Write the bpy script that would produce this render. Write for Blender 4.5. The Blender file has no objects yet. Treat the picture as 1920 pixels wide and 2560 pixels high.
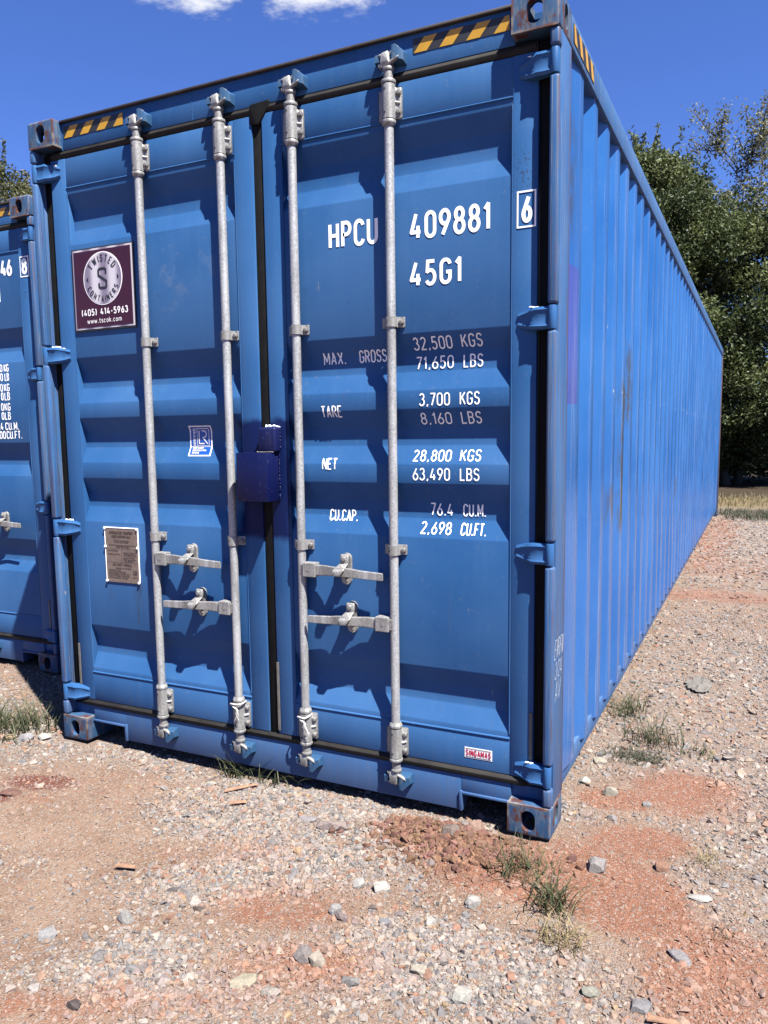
import bpy, bmesh, math, random
import numpy as np
from mathutils import Vector, Matrix

S = bpy.context.scene
COL = S.collection
R = math.radians

# ------------------------------------------------------------------ camera
CAM = (3.06898, -2.63193, 1.46369)
yaw, pitch, roll = -0.445286, -0.111871, -0.0119855
cy, sy, cp, sp = math.cos(yaw), math.sin(yaw), math.cos(pitch), math.sin(pitch)
fw = Vector((sy * cp, cy * cp, sp)); rt = Vector((cy, -sy, 0)); up = rt.cross(fw)
c_, s_ = math.cos(roll), math.sin(roll)
r2 = rt * c_ + up * s_; u2 = up * c_ - rt * s_
cam = bpy.data.cameras.new('camera'); camo = bpy.data.objects.new('camera', cam); COL.objects.link(camo)
camo.matrix_world = Matrix(((r2.x, u2.x, -fw.x, CAM[0]), (r2.y, u2.y, -fw.y, CAM[1]), (r2.z, u2.z, -fw.z, CAM[2]), (0, 0, 0, 1)))
cam.sensor_fit = 'HORIZONTAL'; cam.sensor_width = 36.0
cam.lens = 1931.125 / 1920 * 36.0
cam.shift_x = -16.34 / 1920; cam.shift_y = 27.83 / 1920
cam.clip_start = 0.05; cam.clip_end = 2000
S.camera = camo

# ------------------------------------------------------------------ sky, sun, exposure
SUN = Vector((0.866 * 0.495, -0.5 * 0.495, 0.869)).normalized()
w = bpy.data.worlds.new('World'); S.world = w; w.use_nodes = True
nt = w.node_tree; nt.nodes.clear()
def N(tree, typ, **kw):
    n = tree.nodes.new(typ)
    for k, v in kw.items():
        if k.startswith('i_'): n.inputs[k[2:].replace('_', ' ')].default_value = v
        else: setattr(n, k, v)
    return n
L = lambda tree, a, b: tree.links.new(a, b)
sky = N(nt, 'ShaderNodeTexSky', sky_type='NISHITA', sun_disc=False, sun_elevation=math.asin(SUN.z), sun_rotation=R(120),
        altitude=400, air_density=1.0, dust_density=0.25, ozone_density=2.6)
bg = N(nt, 'ShaderNodeBackground'); bg.inputs['Strength'].default_value = 0.050
out = N(nt, 'ShaderNodeOutputWorld')
tc = N(nt, 'ShaderNodeTexCoord')
# fair-weather clouds on a flat deck: direction / height
sepw = N(nt, 'ShaderNodeSeparateXYZ'); L(nt, tc.outputs['Generated'], sepw.inputs[0])
mx = N(nt, 'ShaderNodeMath', operation='MAXIMUM'); L(nt, sepw.outputs['Z'], mx.inputs[0]); mx.inputs[1].default_value = 0.04
dv = N(nt, 'ShaderNodeVectorMath', operation='DIVIDE'); L(nt, tc.outputs['Generated'], dv.inputs[0])
cmb = N(nt, 'ShaderNodeCombineXYZ'); L(nt, mx.outputs[0], cmb.inputs[0]); L(nt, mx.outputs[0], cmb.inputs[1]); L(nt, mx.outputs[0], cmb.inputs[2])
L(nt, cmb.outputs[0], dv.inputs[1])
nz = N(nt, 'ShaderNodeTexNoise', i_Scale=7.5, i_Detail=10.0, i_Roughness=0.64); L(nt, dv.outputs[0], nz.inputs['Vector'])
prev = None
for (bx, by, br) in [(-.91, 1.545, .33), (-1.165, 1.45, .245), (1.6, 1.9, .5), (-3.6, -1.4, .6), (.9, -1.7, .45), (2.7, .2, .6), (-.3, -2.6, .6)]:
    sb = N(nt, 'ShaderNodeVectorMath', operation='DISTANCE'); L(nt, dv.outputs[0], sb.inputs[0]); sb.inputs[1].default_value = (bx, by, 1)
    mr = N(nt, 'ShaderNodeMapRange'); L(nt, sb.outputs['Value'], mr.inputs['Value'])
    mr.inputs['From Min'].default_value = 0; mr.inputs['From Max'].default_value = br; mr.inputs['To Min'].default_value = 1; mr.inputs['To Max'].default_value = 0
    if prev is None: prev = mr.outputs[0]
    else:
        mm = N(nt, 'ShaderNodeMath', operation='MAXIMUM'); L(nt, prev, mm.inputs[0]); L(nt, mr.outputs[0], mm.inputs[1]); prev = mm.outputs[0]
ad = N(nt, 'ShaderNodeMath', operation='MULTIPLY_ADD'); L(nt, prev, ad.inputs[0]); ad.inputs[1].default_value = 0.75; L(nt, nz.outputs['Fac'], ad.inputs[2])
cr = N(nt, 'ShaderNodeMapRange', interpolation_type='SMOOTHSTEP'); L(nt, ad.outputs[0], cr.inputs['Value'])
cr.inputs['From Min'].default_value = 0.78; cr.inputs['From Max'].default_value = 1.12
mixc = N(nt, 'ShaderNodeMix', data_type='RGBA'); L(nt, cr.outputs[0], mixc.inputs['Factor'])
tint = N(nt, 'ShaderNodeMix', data_type='RGBA', blend_type='MULTIPLY'); tint.inputs['Factor'].default_value = 1
L(nt, sky.outputs[0], tint.inputs['A']); tint.inputs['B'].default_value = (0.415, 0.560, 0.985, 1)
L(nt, tint.outputs['Result'], mixc.inputs['A']); mixc.inputs['B'].default_value = (5.0, 5.1, 5.5, 1)
L(nt, mixc.outputs['Result'], bg.inputs['Color']); L(nt, bg.outputs[0], out.inputs[0])

sl = bpy.data.lights.new('sun', 'SUN'); sl.energy = 5.0; sl.angle = R(0.53); sl.color = (1.0, 0.955, 0.88)
so = bpy.data.objects.new('sun', sl); COL.objects.link(so)
so.rotation_euler = SUN.to_track_quat('Z', 'Y').to_euler(); so.location = (8, -6, 12)
S.view_settings.view_transform = 'Standard'; S.view_settings.look = 'None'
S.view_settings.exposure = 1.95; S.view_settings.gamma = 1.0; S.view_settings.use_curve_mapping = False
S.cycles.max_bounces = 5; S.cycles.diffuse_bounces = 3; S.cycles.glossy_bounces = 2; S.cycles.transmission_bounces = 2; S.cycles.transparent_max_bounces = 3
S.cycles.caustics_reflective = False; S.cycles.caustics_refractive = False

# ------------------------------------------------------------------ helpers
def link(name, mesh, mat=None, parent=None, label=None, cat=None, group=None, kind=None):
    o = bpy.data.objects.new(name, mesh); COL.objects.link(o)
    if mat is not None and mesh is not None and not mesh.materials: mesh.materials.append(mat)
    if parent is not None: o.parent = parent
    tag(o, label, cat, group, kind); return o
def tag(o, label=None, cat=None, group=None, kind=None):
    if label: o['label'] = label
    if cat: o['category'] = cat
    if group: o['group'] = group
    if kind: o['kind'] = kind
def empty(name, loc=(0, 0, 0), **kw):
    o = bpy.data.objects.new(name, None); COL.objects.link(o); o.location = loc; o.empty_display_size = .2
    tag(o, **kw); return o
CACHE = {}
class B:
    """collects shapes into one bmesh"""
    def __init__(s): s.m = bmesh.new()
    def add(s, src):
        me = bpy.data.meshes.new('tmp'); src.to_mesh(me); src.free(); s.m.from_mesh(me); bpy.data.meshes.remove(me); return s
    def box(s, x0, x1, y0, y1, z0, z1, bev=0.0, seg=2):
        b = bmesh.new(); bmesh.ops.create_cube(b, size=1)
        for v in b.verts: v.co = Vector(((x0 + x1) / 2 + v.co.x * (x1 - x0), (y0 + y1) / 2 + v.co.y * (y1 - y0), (z0 + z1) / 2 + v.co.z * (z1 - z0)))
        if bev: bmesh.ops.bevel(b, geom=b.edges[:], offset=bev, segments=seg, affect='EDGES', profile=.5)
        return s.add(b)
    def cyl(s, c, r, z0, z1, axis='Z', n=20, r2=None, bev=0):
        b = bmesh.new(); bmesh.ops.create_cone(b, cap_ends=True, segments=n, radius1=r, radius2=r if r2 is None else r2, depth=z1 - z0)
        if bev: bmesh.ops.bevel(b, geom=[e for e in b.edges if abs(e.verts[0].co.z - e.verts[1].co.z) < 1e-6], offset=bev, segments=2, affect='EDGES', profile=.5)
        for v in b.verts:
            p = v.co.copy(); p.z += (z0 + z1) / 2
            if axis == 'Z': v.co = Vector((c[0] + p.x, c[1] + p.y, p.z))
            elif axis == 'Y': v.co = Vector((c[0] + p.x, p.z, c[1] + p.y))
            else: v.co = Vector((p.z, c[0] + p.x, c[1] + p.y))
        return s.add(b)
    def hull(s, pts, bev=0.0):
        b = bmesh.new()
        for p in pts: b.verts.new(p)
        r = bmesh.ops.convex_hull(b, input=b.verts[:])
        bmesh.ops.delete(b, geom=[v for v in b.verts if not v.link_faces], context='VERTS')
        if bev: bmesh.ops.bevel(b, geom=b.edges[:], offset=bev, segments=2, affect='EDGES', profile=.5, clamp_overlap=True)
        return s.add(b)
    def poly(s, vs, fs):
        vv = [s.m.verts.new(v) for v in vs]
        for f in fs:
            try: s.m.faces.new([vv[i] for i in f])
            except ValueError: pass
        return s
    def tube(s, pts, r, n=8):
        pts = [Vector(p) for p in pts]; rings = []
        for i, p in enumerate(pts):
            d = (pts[min(i + 1, len(pts) - 1)] - pts[max(i - 1, 0)]).normalized()
            a = d.orthogonal().normalized() if i == 0 else (rings[-1][1] - d * rings[-1][1].dot(d)).normalized()
            bb = d.cross(a); rr = r[i] if isinstance(r, (list, tuple)) else r
            rings.append(([s.m.verts.new(p + (a * math.cos(t) + bb * math.sin(t)) * rr) for t in [2 * math.pi * k / n for k in range(n)]], a))
        for i in range(len(rings) - 1):
            A, Bq = rings[i][0], rings[i + 1][0]
            for k in range(n): s.m.faces.new((A[k], A[(k + 1) % n], Bq[(k + 1) % n], Bq[k]))
        s.m.faces.new(rings[0][0][::-1]); s.m.faces.new(rings[-1][0])
        return s
    def mesh(s, name, mat, smooth=None, recalc=True):
        if recalc: bmesh.ops.recalc_face_normals(s.m, faces=s.m.faces[:])
        me = bpy.data.meshes.new(name); s.m.to_mesh(me); s.m.free()
        if mat: me.materials.append(mat)
        if smooth is not None:
            for p in me.polygons: p.use_smooth = True
            me.set_sharp_from_angle(angle=R(smooth))
        return me

# ------------------------------------------------------------------ materials
def mat_new(name):
    m = bpy.data.materials.new(name); m.use_nodes = True; t = m.node_tree
    return m, t, t.nodes['Principled BSDF']
def mixn(t, fac, a, b, blend='MIX'):
    n = N(t, 'ShaderNodeMix', data_type='RGBA', blend_type=blend)
    for s_, v in (('Factor', fac), ('A', a), ('B', b)):
        if isinstance(v, (int, float, tuple)): n.inputs[s_].default_value = v if not isinstance(v, tuple) or len(v) == 4 else (*v, 1)
        else: L(t, v, n.inputs[s_])
    return n.outputs['Result']
def mathn(t, op, a, b=None, c=None):
    n = N(t, 'ShaderNodeMath', operation=op)
    for i, v in enumerate((a, b, c)):
        if v is None: continue
        if isinstance(v, (int, float)): n.inputs[i].default_value = v
        else: L(t, v, n.inputs[i])
    return n.outputs[0]
def ramp(t, v, lo, hi, a=0.0, b=1.0):
    n = N(t, 'ShaderNodeMapRange', interpolation_type='SMOOTHSTEP'); L(t, v, n.inputs['Value'])
    n.inputs['From Min'].default_value = lo; n.inputs['From Max'].default_value = hi; n.inputs['To Min'].default_value = a; n.inputs['To Max'].default_value = b
    return n.outputs[0]
def noise(t, co, scale, detail=4, rough=.55, sc=None, off=None):
    n = N(t, 'ShaderNodeTexNoise'); n.inputs['Scale'].default_value = scale; n.inputs['Detail'].default_value = detail; n.inputs['Roughness'].default_value = rough
    if sc or off:
        m = N(t, 'ShaderNodeMapping'); L(t, co, m.inputs[0]); m.inputs['Scale'].default_value = sc or (1, 1, 1); m.inputs['Location'].default_value = off or (0, 0, 0); co = m.outputs[0]
    L(t, co, n.inputs['Vector']); return n.outputs['Fac']
def boxmask(t, co, lo, hi, soft=.01, jitter=0.0):
    """1 inside an axis box in object coordinates; None in a slot leaves the axis free"""
    if jitter:
        nn = N(t, 'ShaderNodeTexNoise'); nn.inputs['Scale'].default_value = 14; nn.inputs['Detail'].default_value = 5; L(t, co, nn.inputs['Vector'])
        v = N(t, 'ShaderNodeVectorMath', operation='MULTIPLY_ADD'); L(t, nn.outputs['Color'], v.inputs[0]); v.inputs[1].default_value = (jitter,) * 3; L(t, co, v.inputs[2]); co = v.outputs[0]
    sp_ = N(t, 'ShaderNodeSeparateXYZ'); L(t, co, sp_.inputs[0]); res = None
    for i in range(3):
        if lo[i] is None: continue
        a = ramp(t, sp_.outputs[i], lo[i] - soft, lo[i] + soft); b = ramp(t, sp_.outputs[i], hi[i] - soft, hi[i] + soft, 1, 0)
        q = mathn(t, 'MULTIPLY', a, b); res = q if res is None else mathn(t, 'MULTIPLY', res, q)
    return res
def objco(t):
    return N(t, 'ShaderNodeTexCoord').outputs['Object']
BLUE = (0.0180, 0.0735, 0.198)
NAVY = (0.0026, 0.0052, 0.043)
RUST = (0.066, 0.022, 0.010)
def bump(t, bsdf, h, dist=.002, strength=.4):
    b = N(t, 'ShaderNodeBump'); b.inputs['Distance'].default_value = dist; b.inputs['Strength'].default_value = strength
    L(t, h, b.inputs['Height']); L(t, b.outputs[0], bsdf.inputs['Normal'])
def paint(name, extra=None, wear=0.0, edge=0.0, base=BLUE, rough=.36, chips=0.0, coat=.0, spec=.12, foot=0.0):
    m, t, p = mat_new(name); co = objco(t)
    n1 = noise(t, co, 1.3, 3, .6); n2 = noise(t, co, 45, 2, .7); ns = noise(t, co, 3.0, 4, .65, sc=(9, 9, .35)); n4 = noise(t, co, 7.0, 4, .7, off=(3, 1, 7))
    dk = tuple(c * .88 for c in base); lt = (base[0] * 1.4 + .006, base[1] * 1.15 + .006, base[2] * 1.05 + .006)
    c = mixn(t, ramp(t, n1, .3, .7), dk, lt)
    c = mixn(t, ramp(t, ns, .45, .8, 0, .16), c, (base[0] * 2.0 + .012, base[1] * 1.35 + .015, base[2] * 1.1 + .015))
    c = mixn(t, ramp(t, n2, .60, .75, 0, .16), c, (0.1135, 0.1363, 0.1665))
    c = mixn(t, ramp(t, n4, .66, .80, 0, .35), c, tuple(x * .55 for x in base))
    grime = noise(t, co, 2.2, 4, .7, sc=(14, 14, .5), off=(9, 2, 4))
    c = mixn(t, ramp(t, grime, .62, .80, 0, .40), c, (.07, .065, .055))
    dots = noise(t, co, 110, 2, .6, off=(1, 4, 2)); c = mixn(t, ramp(t, dots, .70, .74, 0, .6), c, tuple(x * .45 for x in base))      # fly specks and pits
    scr = noise(t, co, 16, 3, .7, sc=(3, 1, .5), off=(7, 3, 9)); c = mixn(t, ramp(t, scr, .735, .75, 0, .6), c, (.16, .185, .21))               # short pale scuffs
    if foot: zz_ = N(t, 'ShaderNodeSeparateXYZ'); L(t, co, zz_.inputs[0]); c = mixn(t, ramp(t, mathn(t, 'MULTIPLY_ADD', grime, -.30, zz_.outputs[2]), -.16, .13, foot, 0), c, (.085, .062, .050))      # splashed dust
    rsp = noise(t, co, 21, 4, .7, sc=(1, 1, .7), off=(4, 8, 1)); c = mixn(t, ramp(t, rsp, .725, .745, 0, .8), c, RUST)
    if extra: c = extra(t, co, c)
    if wear:
        wv = noise(t, co, 9, 8, .72, sc=(1.6, 1.6, .35), off=(5, 5, 5))
        c = mixn(t, ramp(t, wv, .66 - .22 * wear, .70 - .2 * wear, 0, .7), c, (0.0833, 0.0984, 0.1173))
        wr = noise(t, co, 13, 9, .75, sc=(1.3, 1.3, .55))
        c = mixn(t, ramp(t, wr, .68 - .2 * wear, .72 - .2 * wear, 0, .9), c, RUST)
    if edge:      # worn arrises of a box-shaped casting, from its own coordinates
        en = noise(t, co, 26, 4, .75, sc=(1, 1, .45)); sp_ = N(t, 'ShaderNodeSeparateXYZ'); L(t, co, sp_.inputs[0]); es = []
        for k_, hi in enumerate((.162, .178, .118)):
            dd = mathn(t, 'MINIMUM', sp_.outputs[k_], mathn(t, 'SUBTRACT', hi, sp_.outputs[k_]))
            es.append(ramp(t, mathn(t, 'MULTIPLY_ADD', en, -.030, dd), -.016, -.002, 1, 0))
        e = mathn(t, 'MAXIMUM', mathn(t, 'MAXIMUM', mathn(t, 'MULTIPLY', es[0], es[1]), mathn(t, 'MULTIPLY', es[1], es[2])), mathn(t, 'MULTIPLY', es[0], es[2]))
        rn = ramp(t, noise(t, co, 9, 3, .6), .42, .58)
        c = mixn(t, mathn(t, 'MULTIPLY', e, edge), c, mixn(t, rn, (0.1514, 0.1363, 0.1211), (0.0833, 0.0303, 0.0151)))
    if chips:
        ch = noise(t, co, 60, 5, .7, sc=(1, 1, .5)); c = mixn(t, ramp(t, ch, .735 - .05 * chips, .75 - .05 * chips, 0, .85), c, (0.1665, 0.1514, 0.1287))
    L(t, c, p.inputs['Base Color'])
    rr = mathn(t, 'MULTIPLY_ADD', n1, .22, rough - .11); L(t, mathn(t, 'MULTIPLY_ADD', ns, .12, rr), p.inputs['Roughness'])
    p.inputs['Specular IOR Level'].default_value = spec
    hh = mathn(t, 'ADD', mathn(t, 'MULTIPLY', noise(t, co, 2.4, 2, .5), 1.0), mathn(t, 'MULTIPLY', n2, .03))
    bump(t, p, hh, .010, .11); return m
def door_extra(t, co, c):
    c = mixn(t, mathn(t, 'MULTIPLY', boxmask(t, co, (1.10, None, 1.07), (1.36, None, 1.56), .018, .05), .93), c, NAVY)          # spray round the lock box
    st = noise(t, co, 30, 5, .7, sc=(3, 3, .12)); q = ramp(t, st, .47, .60)
    c = mixn(t, mathn(t, 'MULTIPLY', mathn(t, 'MULTIPLY', q, boxmask(t, co, (.478, None, .60), (.515, None, .80), .03)), .8), c, (.03, .033, .035))
    c = mixn(t, mathn(t, 'MULTIPLY', mathn(t, 'MULTIPLY', q, boxmask(t, co, (.305, None, .70), (.325, None, .80), .02)), .6), c, (.03, .033, .035))
    sp1 = noise(t, co, 90, 4, .8); q2 = ramp(t, sp1, .56, .60)
    c = mixn(t, mathn(t, 'MULTIPLY', q2, boxmask(t, co, (2.285, None, 2.29), (2.345, None, 2.42), .03)), c, (.02, .022, .03))
    sm = noise(t, co, 6, 6, .7, off=(4, 0, 2)); c = mixn(t, mathn(t, 'MULTIPLY', ramp(t, sm, .56, .68), mathn(t, 'MULTIPLY', boxmask(t, co, (.62, None, 1.86), (1.05, None, 2.25), .08), .45)), c, (0.0757, 0.1211, 0.2120))
    return c
def side_extra(t, co, c):
    c = mixn(t, mathn(t, 'MULTIPLY', boxmask(t, co, (None, .17, 1.58), (None, .395, 2.085), .004, .008), .8), c, (.040, .038, .185))   # purple repaint
    pn = noise(t, co, 40, 7, .8); c = mixn(t, mathn(t, 'MULTIPLY', ramp(t, pn, .55, .62), boxmask(t, co, (None, .18, 1.70), (None, .235, 1.98), .03)), c, (.055, .045, .03))
    nn = noise(t, co, 22, 4, .7, sc=(1, 1, .25)); msk = None
    for (y0, y1, z0, z1, kk) in [(.29, .335, 2.22, 2.62, .9), (1.50, 1.60, 1.0, 1.75, 1.), (1.72, 1.80, 1.55, 1.95, .8), (.51, .55, 1.86, 2.02, 1.), (.52, .56, 1.02, 1.20, .9), (1.20, 1.27, 1.05, 1.25, .8), (1.0, 1.07, .46, .60, .8), (1.85, 1.92, .95, 1.05, .8), (2.7, 2.8, 1.15, 1.3, .7), (.70, .76, .34, .46, .7), (4.4, 4.55, .95, 1.1, .8)]:
        bm_ = mathn(t, 'MULTIPLY', boxmask(t, co, (None, y0, z0), (None, y1, z1), .05, .06), kk); msk = bm_ if msk is None else mathn(t, 'MAXIMUM', msk, bm_)
    c = mixn(t, mathn(t, 'MULTIPLY', ramp(t, nn, .39, .54), msk), c, (.036, .030, .014))
    # long pale scrapes on the outer ribs
    sc1 = noise(t, co, 6, 6, .75, sc=(30, 30, .16), off=(1, 8, 3)); rib = N(t, 'ShaderNodeSeparateXYZ'); L(t, co, rib.inputs[0])
    out_ = ramp(t, rib.outputs[0], 2.418, 2.424)
    c = mixn(t, mathn(t, 'MULTIPLY', ramp(t, sc1, .555, .60), mathn(t, 'MULTIPLY', out_, .6)), c, (0.2044, 0.2044, 0.2195))
    # lashing scuffs in a row at mid height
    dots = noise(t, co, 55, 3, .6, off=(2, 2, 2)); c = mixn(t, mathn(t, 'MULTIPLY', mathn(t, 'MULTIPLY', ramp(t, dots, .60, .66), out_), boxmask(t, co, (None, 1.2, 1.645), (None, 9, 1.675), .012)), c, (0.3785, 0.3936, 0.4012))
    rr = noise(t, co, 18, 6, .75, sc=(1, 1, .2), off=(7, 7, 1)); c = mixn(t, mathn(t, 'MULTIPLY', ramp(t, rr, .72, .75), out_), c, RUST)
    return c
def post_extra2(t, co, c):
    c = post_extra(t, co, c); jn = noise(t, co, 24, 4, .75, sc=(1, 1, .3)); sp_ = N(t, 'ShaderNodeSeparateXYZ'); L(t, co, sp_.inputs[0])
    xx = mathn(t, 'ABSOLUTE', mathn(t, 'SUBTRACT', sp_.outputs[0], WID_ / 2)); out_ = ramp(t, xx, WID_ / 2 - .012, WID_ / 2 - .004)
    back = ramp(t, mathn(t, 'MULTIPLY_ADD', jn, .030, sp_.outputs[1]), .176, .184); front = ramp(t, mathn(t, 'MULTIPLY_ADD', jn, -.030, sp_.outputs[1]), -.006, .0, 1, 0)
    c = mixn(t, mathn(t, 'MULTIPLY', mathn(t, 'MULTIPLY', out_, back), .85), c, (.07, .035, .022))
    return mixn(t, mathn(t, 'MULTIPLY', mathn(t, 'MULTIPLY', out_, mathn(t, 'MULTIPLY', front, ramp(t, sp_.outputs[0], .5, 1.5, 1.0, .45))), .8), c, (.075, .050, .038))
WID_ = 2.438
M_DOOR = paint('blue_door_paint', door_extra, rough=.40, foot=.30)
M_BLUE = paint('blue_frame_paint', rough=.38, chips=.15, foot=.30)
M_HINGE = paint('blue_hinge_paint', rough=.38, chips=.3)
M_SIDE = paint('blue_side_paint', side_extra, base=(.0105, .072, .238), rough=.19, spec=.27, foot=.25)
def post_extra(t, co, c):
    sc1 = noise(t, co, 8, 5, .75, sc=(26, 26, .25)); c = mixn(t, ramp(t, sc1, .47, .60, 0, .6), c, (.075, .092, .115))
    w1 = noise(t, co, 7, 5, .75, sc=(44, 44, .22), off=(8, 2, 5)); c = mixn(t, ramp(t, w1, .60, .635, 0, .75), c, (.26, .255, .25))
    r1 = noise(t, co, 5, 5, .75, sc=(32, 32, .35), off=(3, 9, 1)); c = mixn(t, ramp(t, r1, .575, .62, 0, .9), c, RUST)
    g1 = noise(t, co, 4, 5, .7, sc=(18, 18, .5), off=(1, 5, 7)); c = mixn(t, ramp(t, g1, .58, .70, 0, .6), c, (.045, .05, .045))
    return c
M_POST = paint('blue_post_paint', post_extra2, rough=.42, chips=.5, foot=.35)
M_CAST = paint('worn_casting_paint', wear=.70, edge=1.0, rough=.55, chips=.6, base=(.020, .058, .128))
M_RAIL = paint('worn_rail_paint', post_extra, rough=.42)
M_NAVY = paint('navy_lock_box_paint', base=NAVY, rough=.34, chips=.35, spec=.18)
def simple(name, col, rough=.5, metal=0.0, var=.15, sc=20, bmp=0.0, spec=.5):
    m, t, p = mat_new(name); co = objco(t); n = noise(t, co, sc, 6, .65)
    c = mixn(t, ramp(t, n, .25, .75), tuple(x * (1 - var) for x in col), tuple(min(1, x * (1 + var)) for x in col))
    L(t, c, p.inputs['Base Color']); p.inputs['Metallic'].default_value = metal; p.inputs['Specular IOR Level'].default_value = spec
    L(t, mathn(t, 'MULTIPLY_ADD', n, .2, rough - .1), p.inputs['Roughness'])
    if bmp: bump(t, p, n, .004, bmp)
    return m
M_LIP = simple('dark_rusty_edge', (.022, .016, .014), .7, var=.6, sc=8)
def galv(name, lo, hi, rough=.48):
    m, t, p = mat_new(name); co = objco(t)
    v = N(t, 'ShaderNodeTexVoronoi', feature='F1'); v.inputs['Scale'].default_value = 210; L(t, co, v.inputs['Vector'])
    n = noise(t, co, 150, 5, .7); n2 = noise(t, co, 7, 5, .6, sc=(2, 2, .6)); sp_ = N(t, 'ShaderNodeSeparateColor'); L(t, v.outputs['Color'], sp_.inputs[0])
    f = mathn(t, 'ADD', mathn(t, 'MULTIPLY', sp_.outputs[0], .35), mathn(t, 'MULTIPLY', n, .65))
    c = mixn(t, ramp(t, f, .30, .72), lo, hi)
    c = mixn(t, ramp(t, n2, .46, .66, 0, .42), c, (0.1060, 0.1007, 0.0924))
    c = mixn(t, ramp(t, noise(t, co, 40, 6, .8, sc=(1, 1, .3), off=(6, 1, 2)), .70, .74, 0, .7), c, (0.0530, 0.0379, 0.0273))
    n5 = noise(t, co, 11, 4, .7, sc=(2, 2, .25), off=(2, 6, 1)); c = mixn(t, ramp(t, n5, .50, .68, 0, .45), c, (.42, .43, .44))
    c = mixn(t, mathn(t, 'MULTIPLY', boxmask(t, co, (1.385, None, 1.24), (1.402, None, 1.42), .012, .01), .75), c, (.075, .072, .07))
    L(t, c, p.inputs['Base Color']); p.inputs['Metallic'].default_value = .35
    L(t, mathn(t, 'MULTIPLY_ADD', n, .25, rough - .1), p.inputs['Roughness']); bump(t, p, n, .0006, .3); return m
M_ZINC = galv('galvanised_steel', (.215, .221, .228), (.335, .341, .348))
M_CASTZ = galv('cast_zinc', (0.1638, 0.1621, 0.1579), (0.2562, 0.2528, 0.2470), .5)
M_KEEP = paint('keeper_paint', wear=.5, base=(.016, .055, .125), rough=.5, chips=.8)
M_RUB = simple('black_rubber', (.005, .005, .0052), .7, var=.35, sc=12, spec=.12)
M_RUBL = simple('dusty_rubber', (.0125, .0115, .0105), .7, var=.45, sc=9, spec=.2)
M_BLACK = simple('black_paint', (.012, .012, .014), .5)
M_WHITE = simple('white_lettering', (.80, .80, .79), .5, var=.05, sc=60)
_m, _t, _p = M_WHITE, M_WHITE.node_tree, M_WHITE.node_tree.nodes['Principled BSDF']
_c = _p.inputs['Base Color'].links[0].from_socket; _co = objco(_t)
_c = mixn(_t, ramp(_t, noise(_t, _co, 70, 5, .75), .665, .70, 0, .8), _c, BLUE); _c = mixn(_t, ramp(_t, noise(_t, _co, 9, 3, .6, off=(2, 2, 2)), .45, .75, 0, .35), _c, (.50, .53, .57)); L(_t, _c, _p.inputs['Base Color'])
M_CHALK = simple('chalk', (.36, .40, .46), .9, var=.1)
M_YEL = simple('yellow_tape', (0.3688, 0.2003, 0.0140), .45, var=.10)
M_DARK = simple('dark_void', (.01, .01, .011), .9)
M_FLOOR = simple('dark_underfloor', (.03, .025, .02), .9)
M_STRIP = simple('grey_strip', (0.0890, 0.0846, 0.0776), .6, var=.3)
M_WELD = simple('bare_weld', (.62, .68, .70), .55, var=.3, sc=90)

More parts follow.
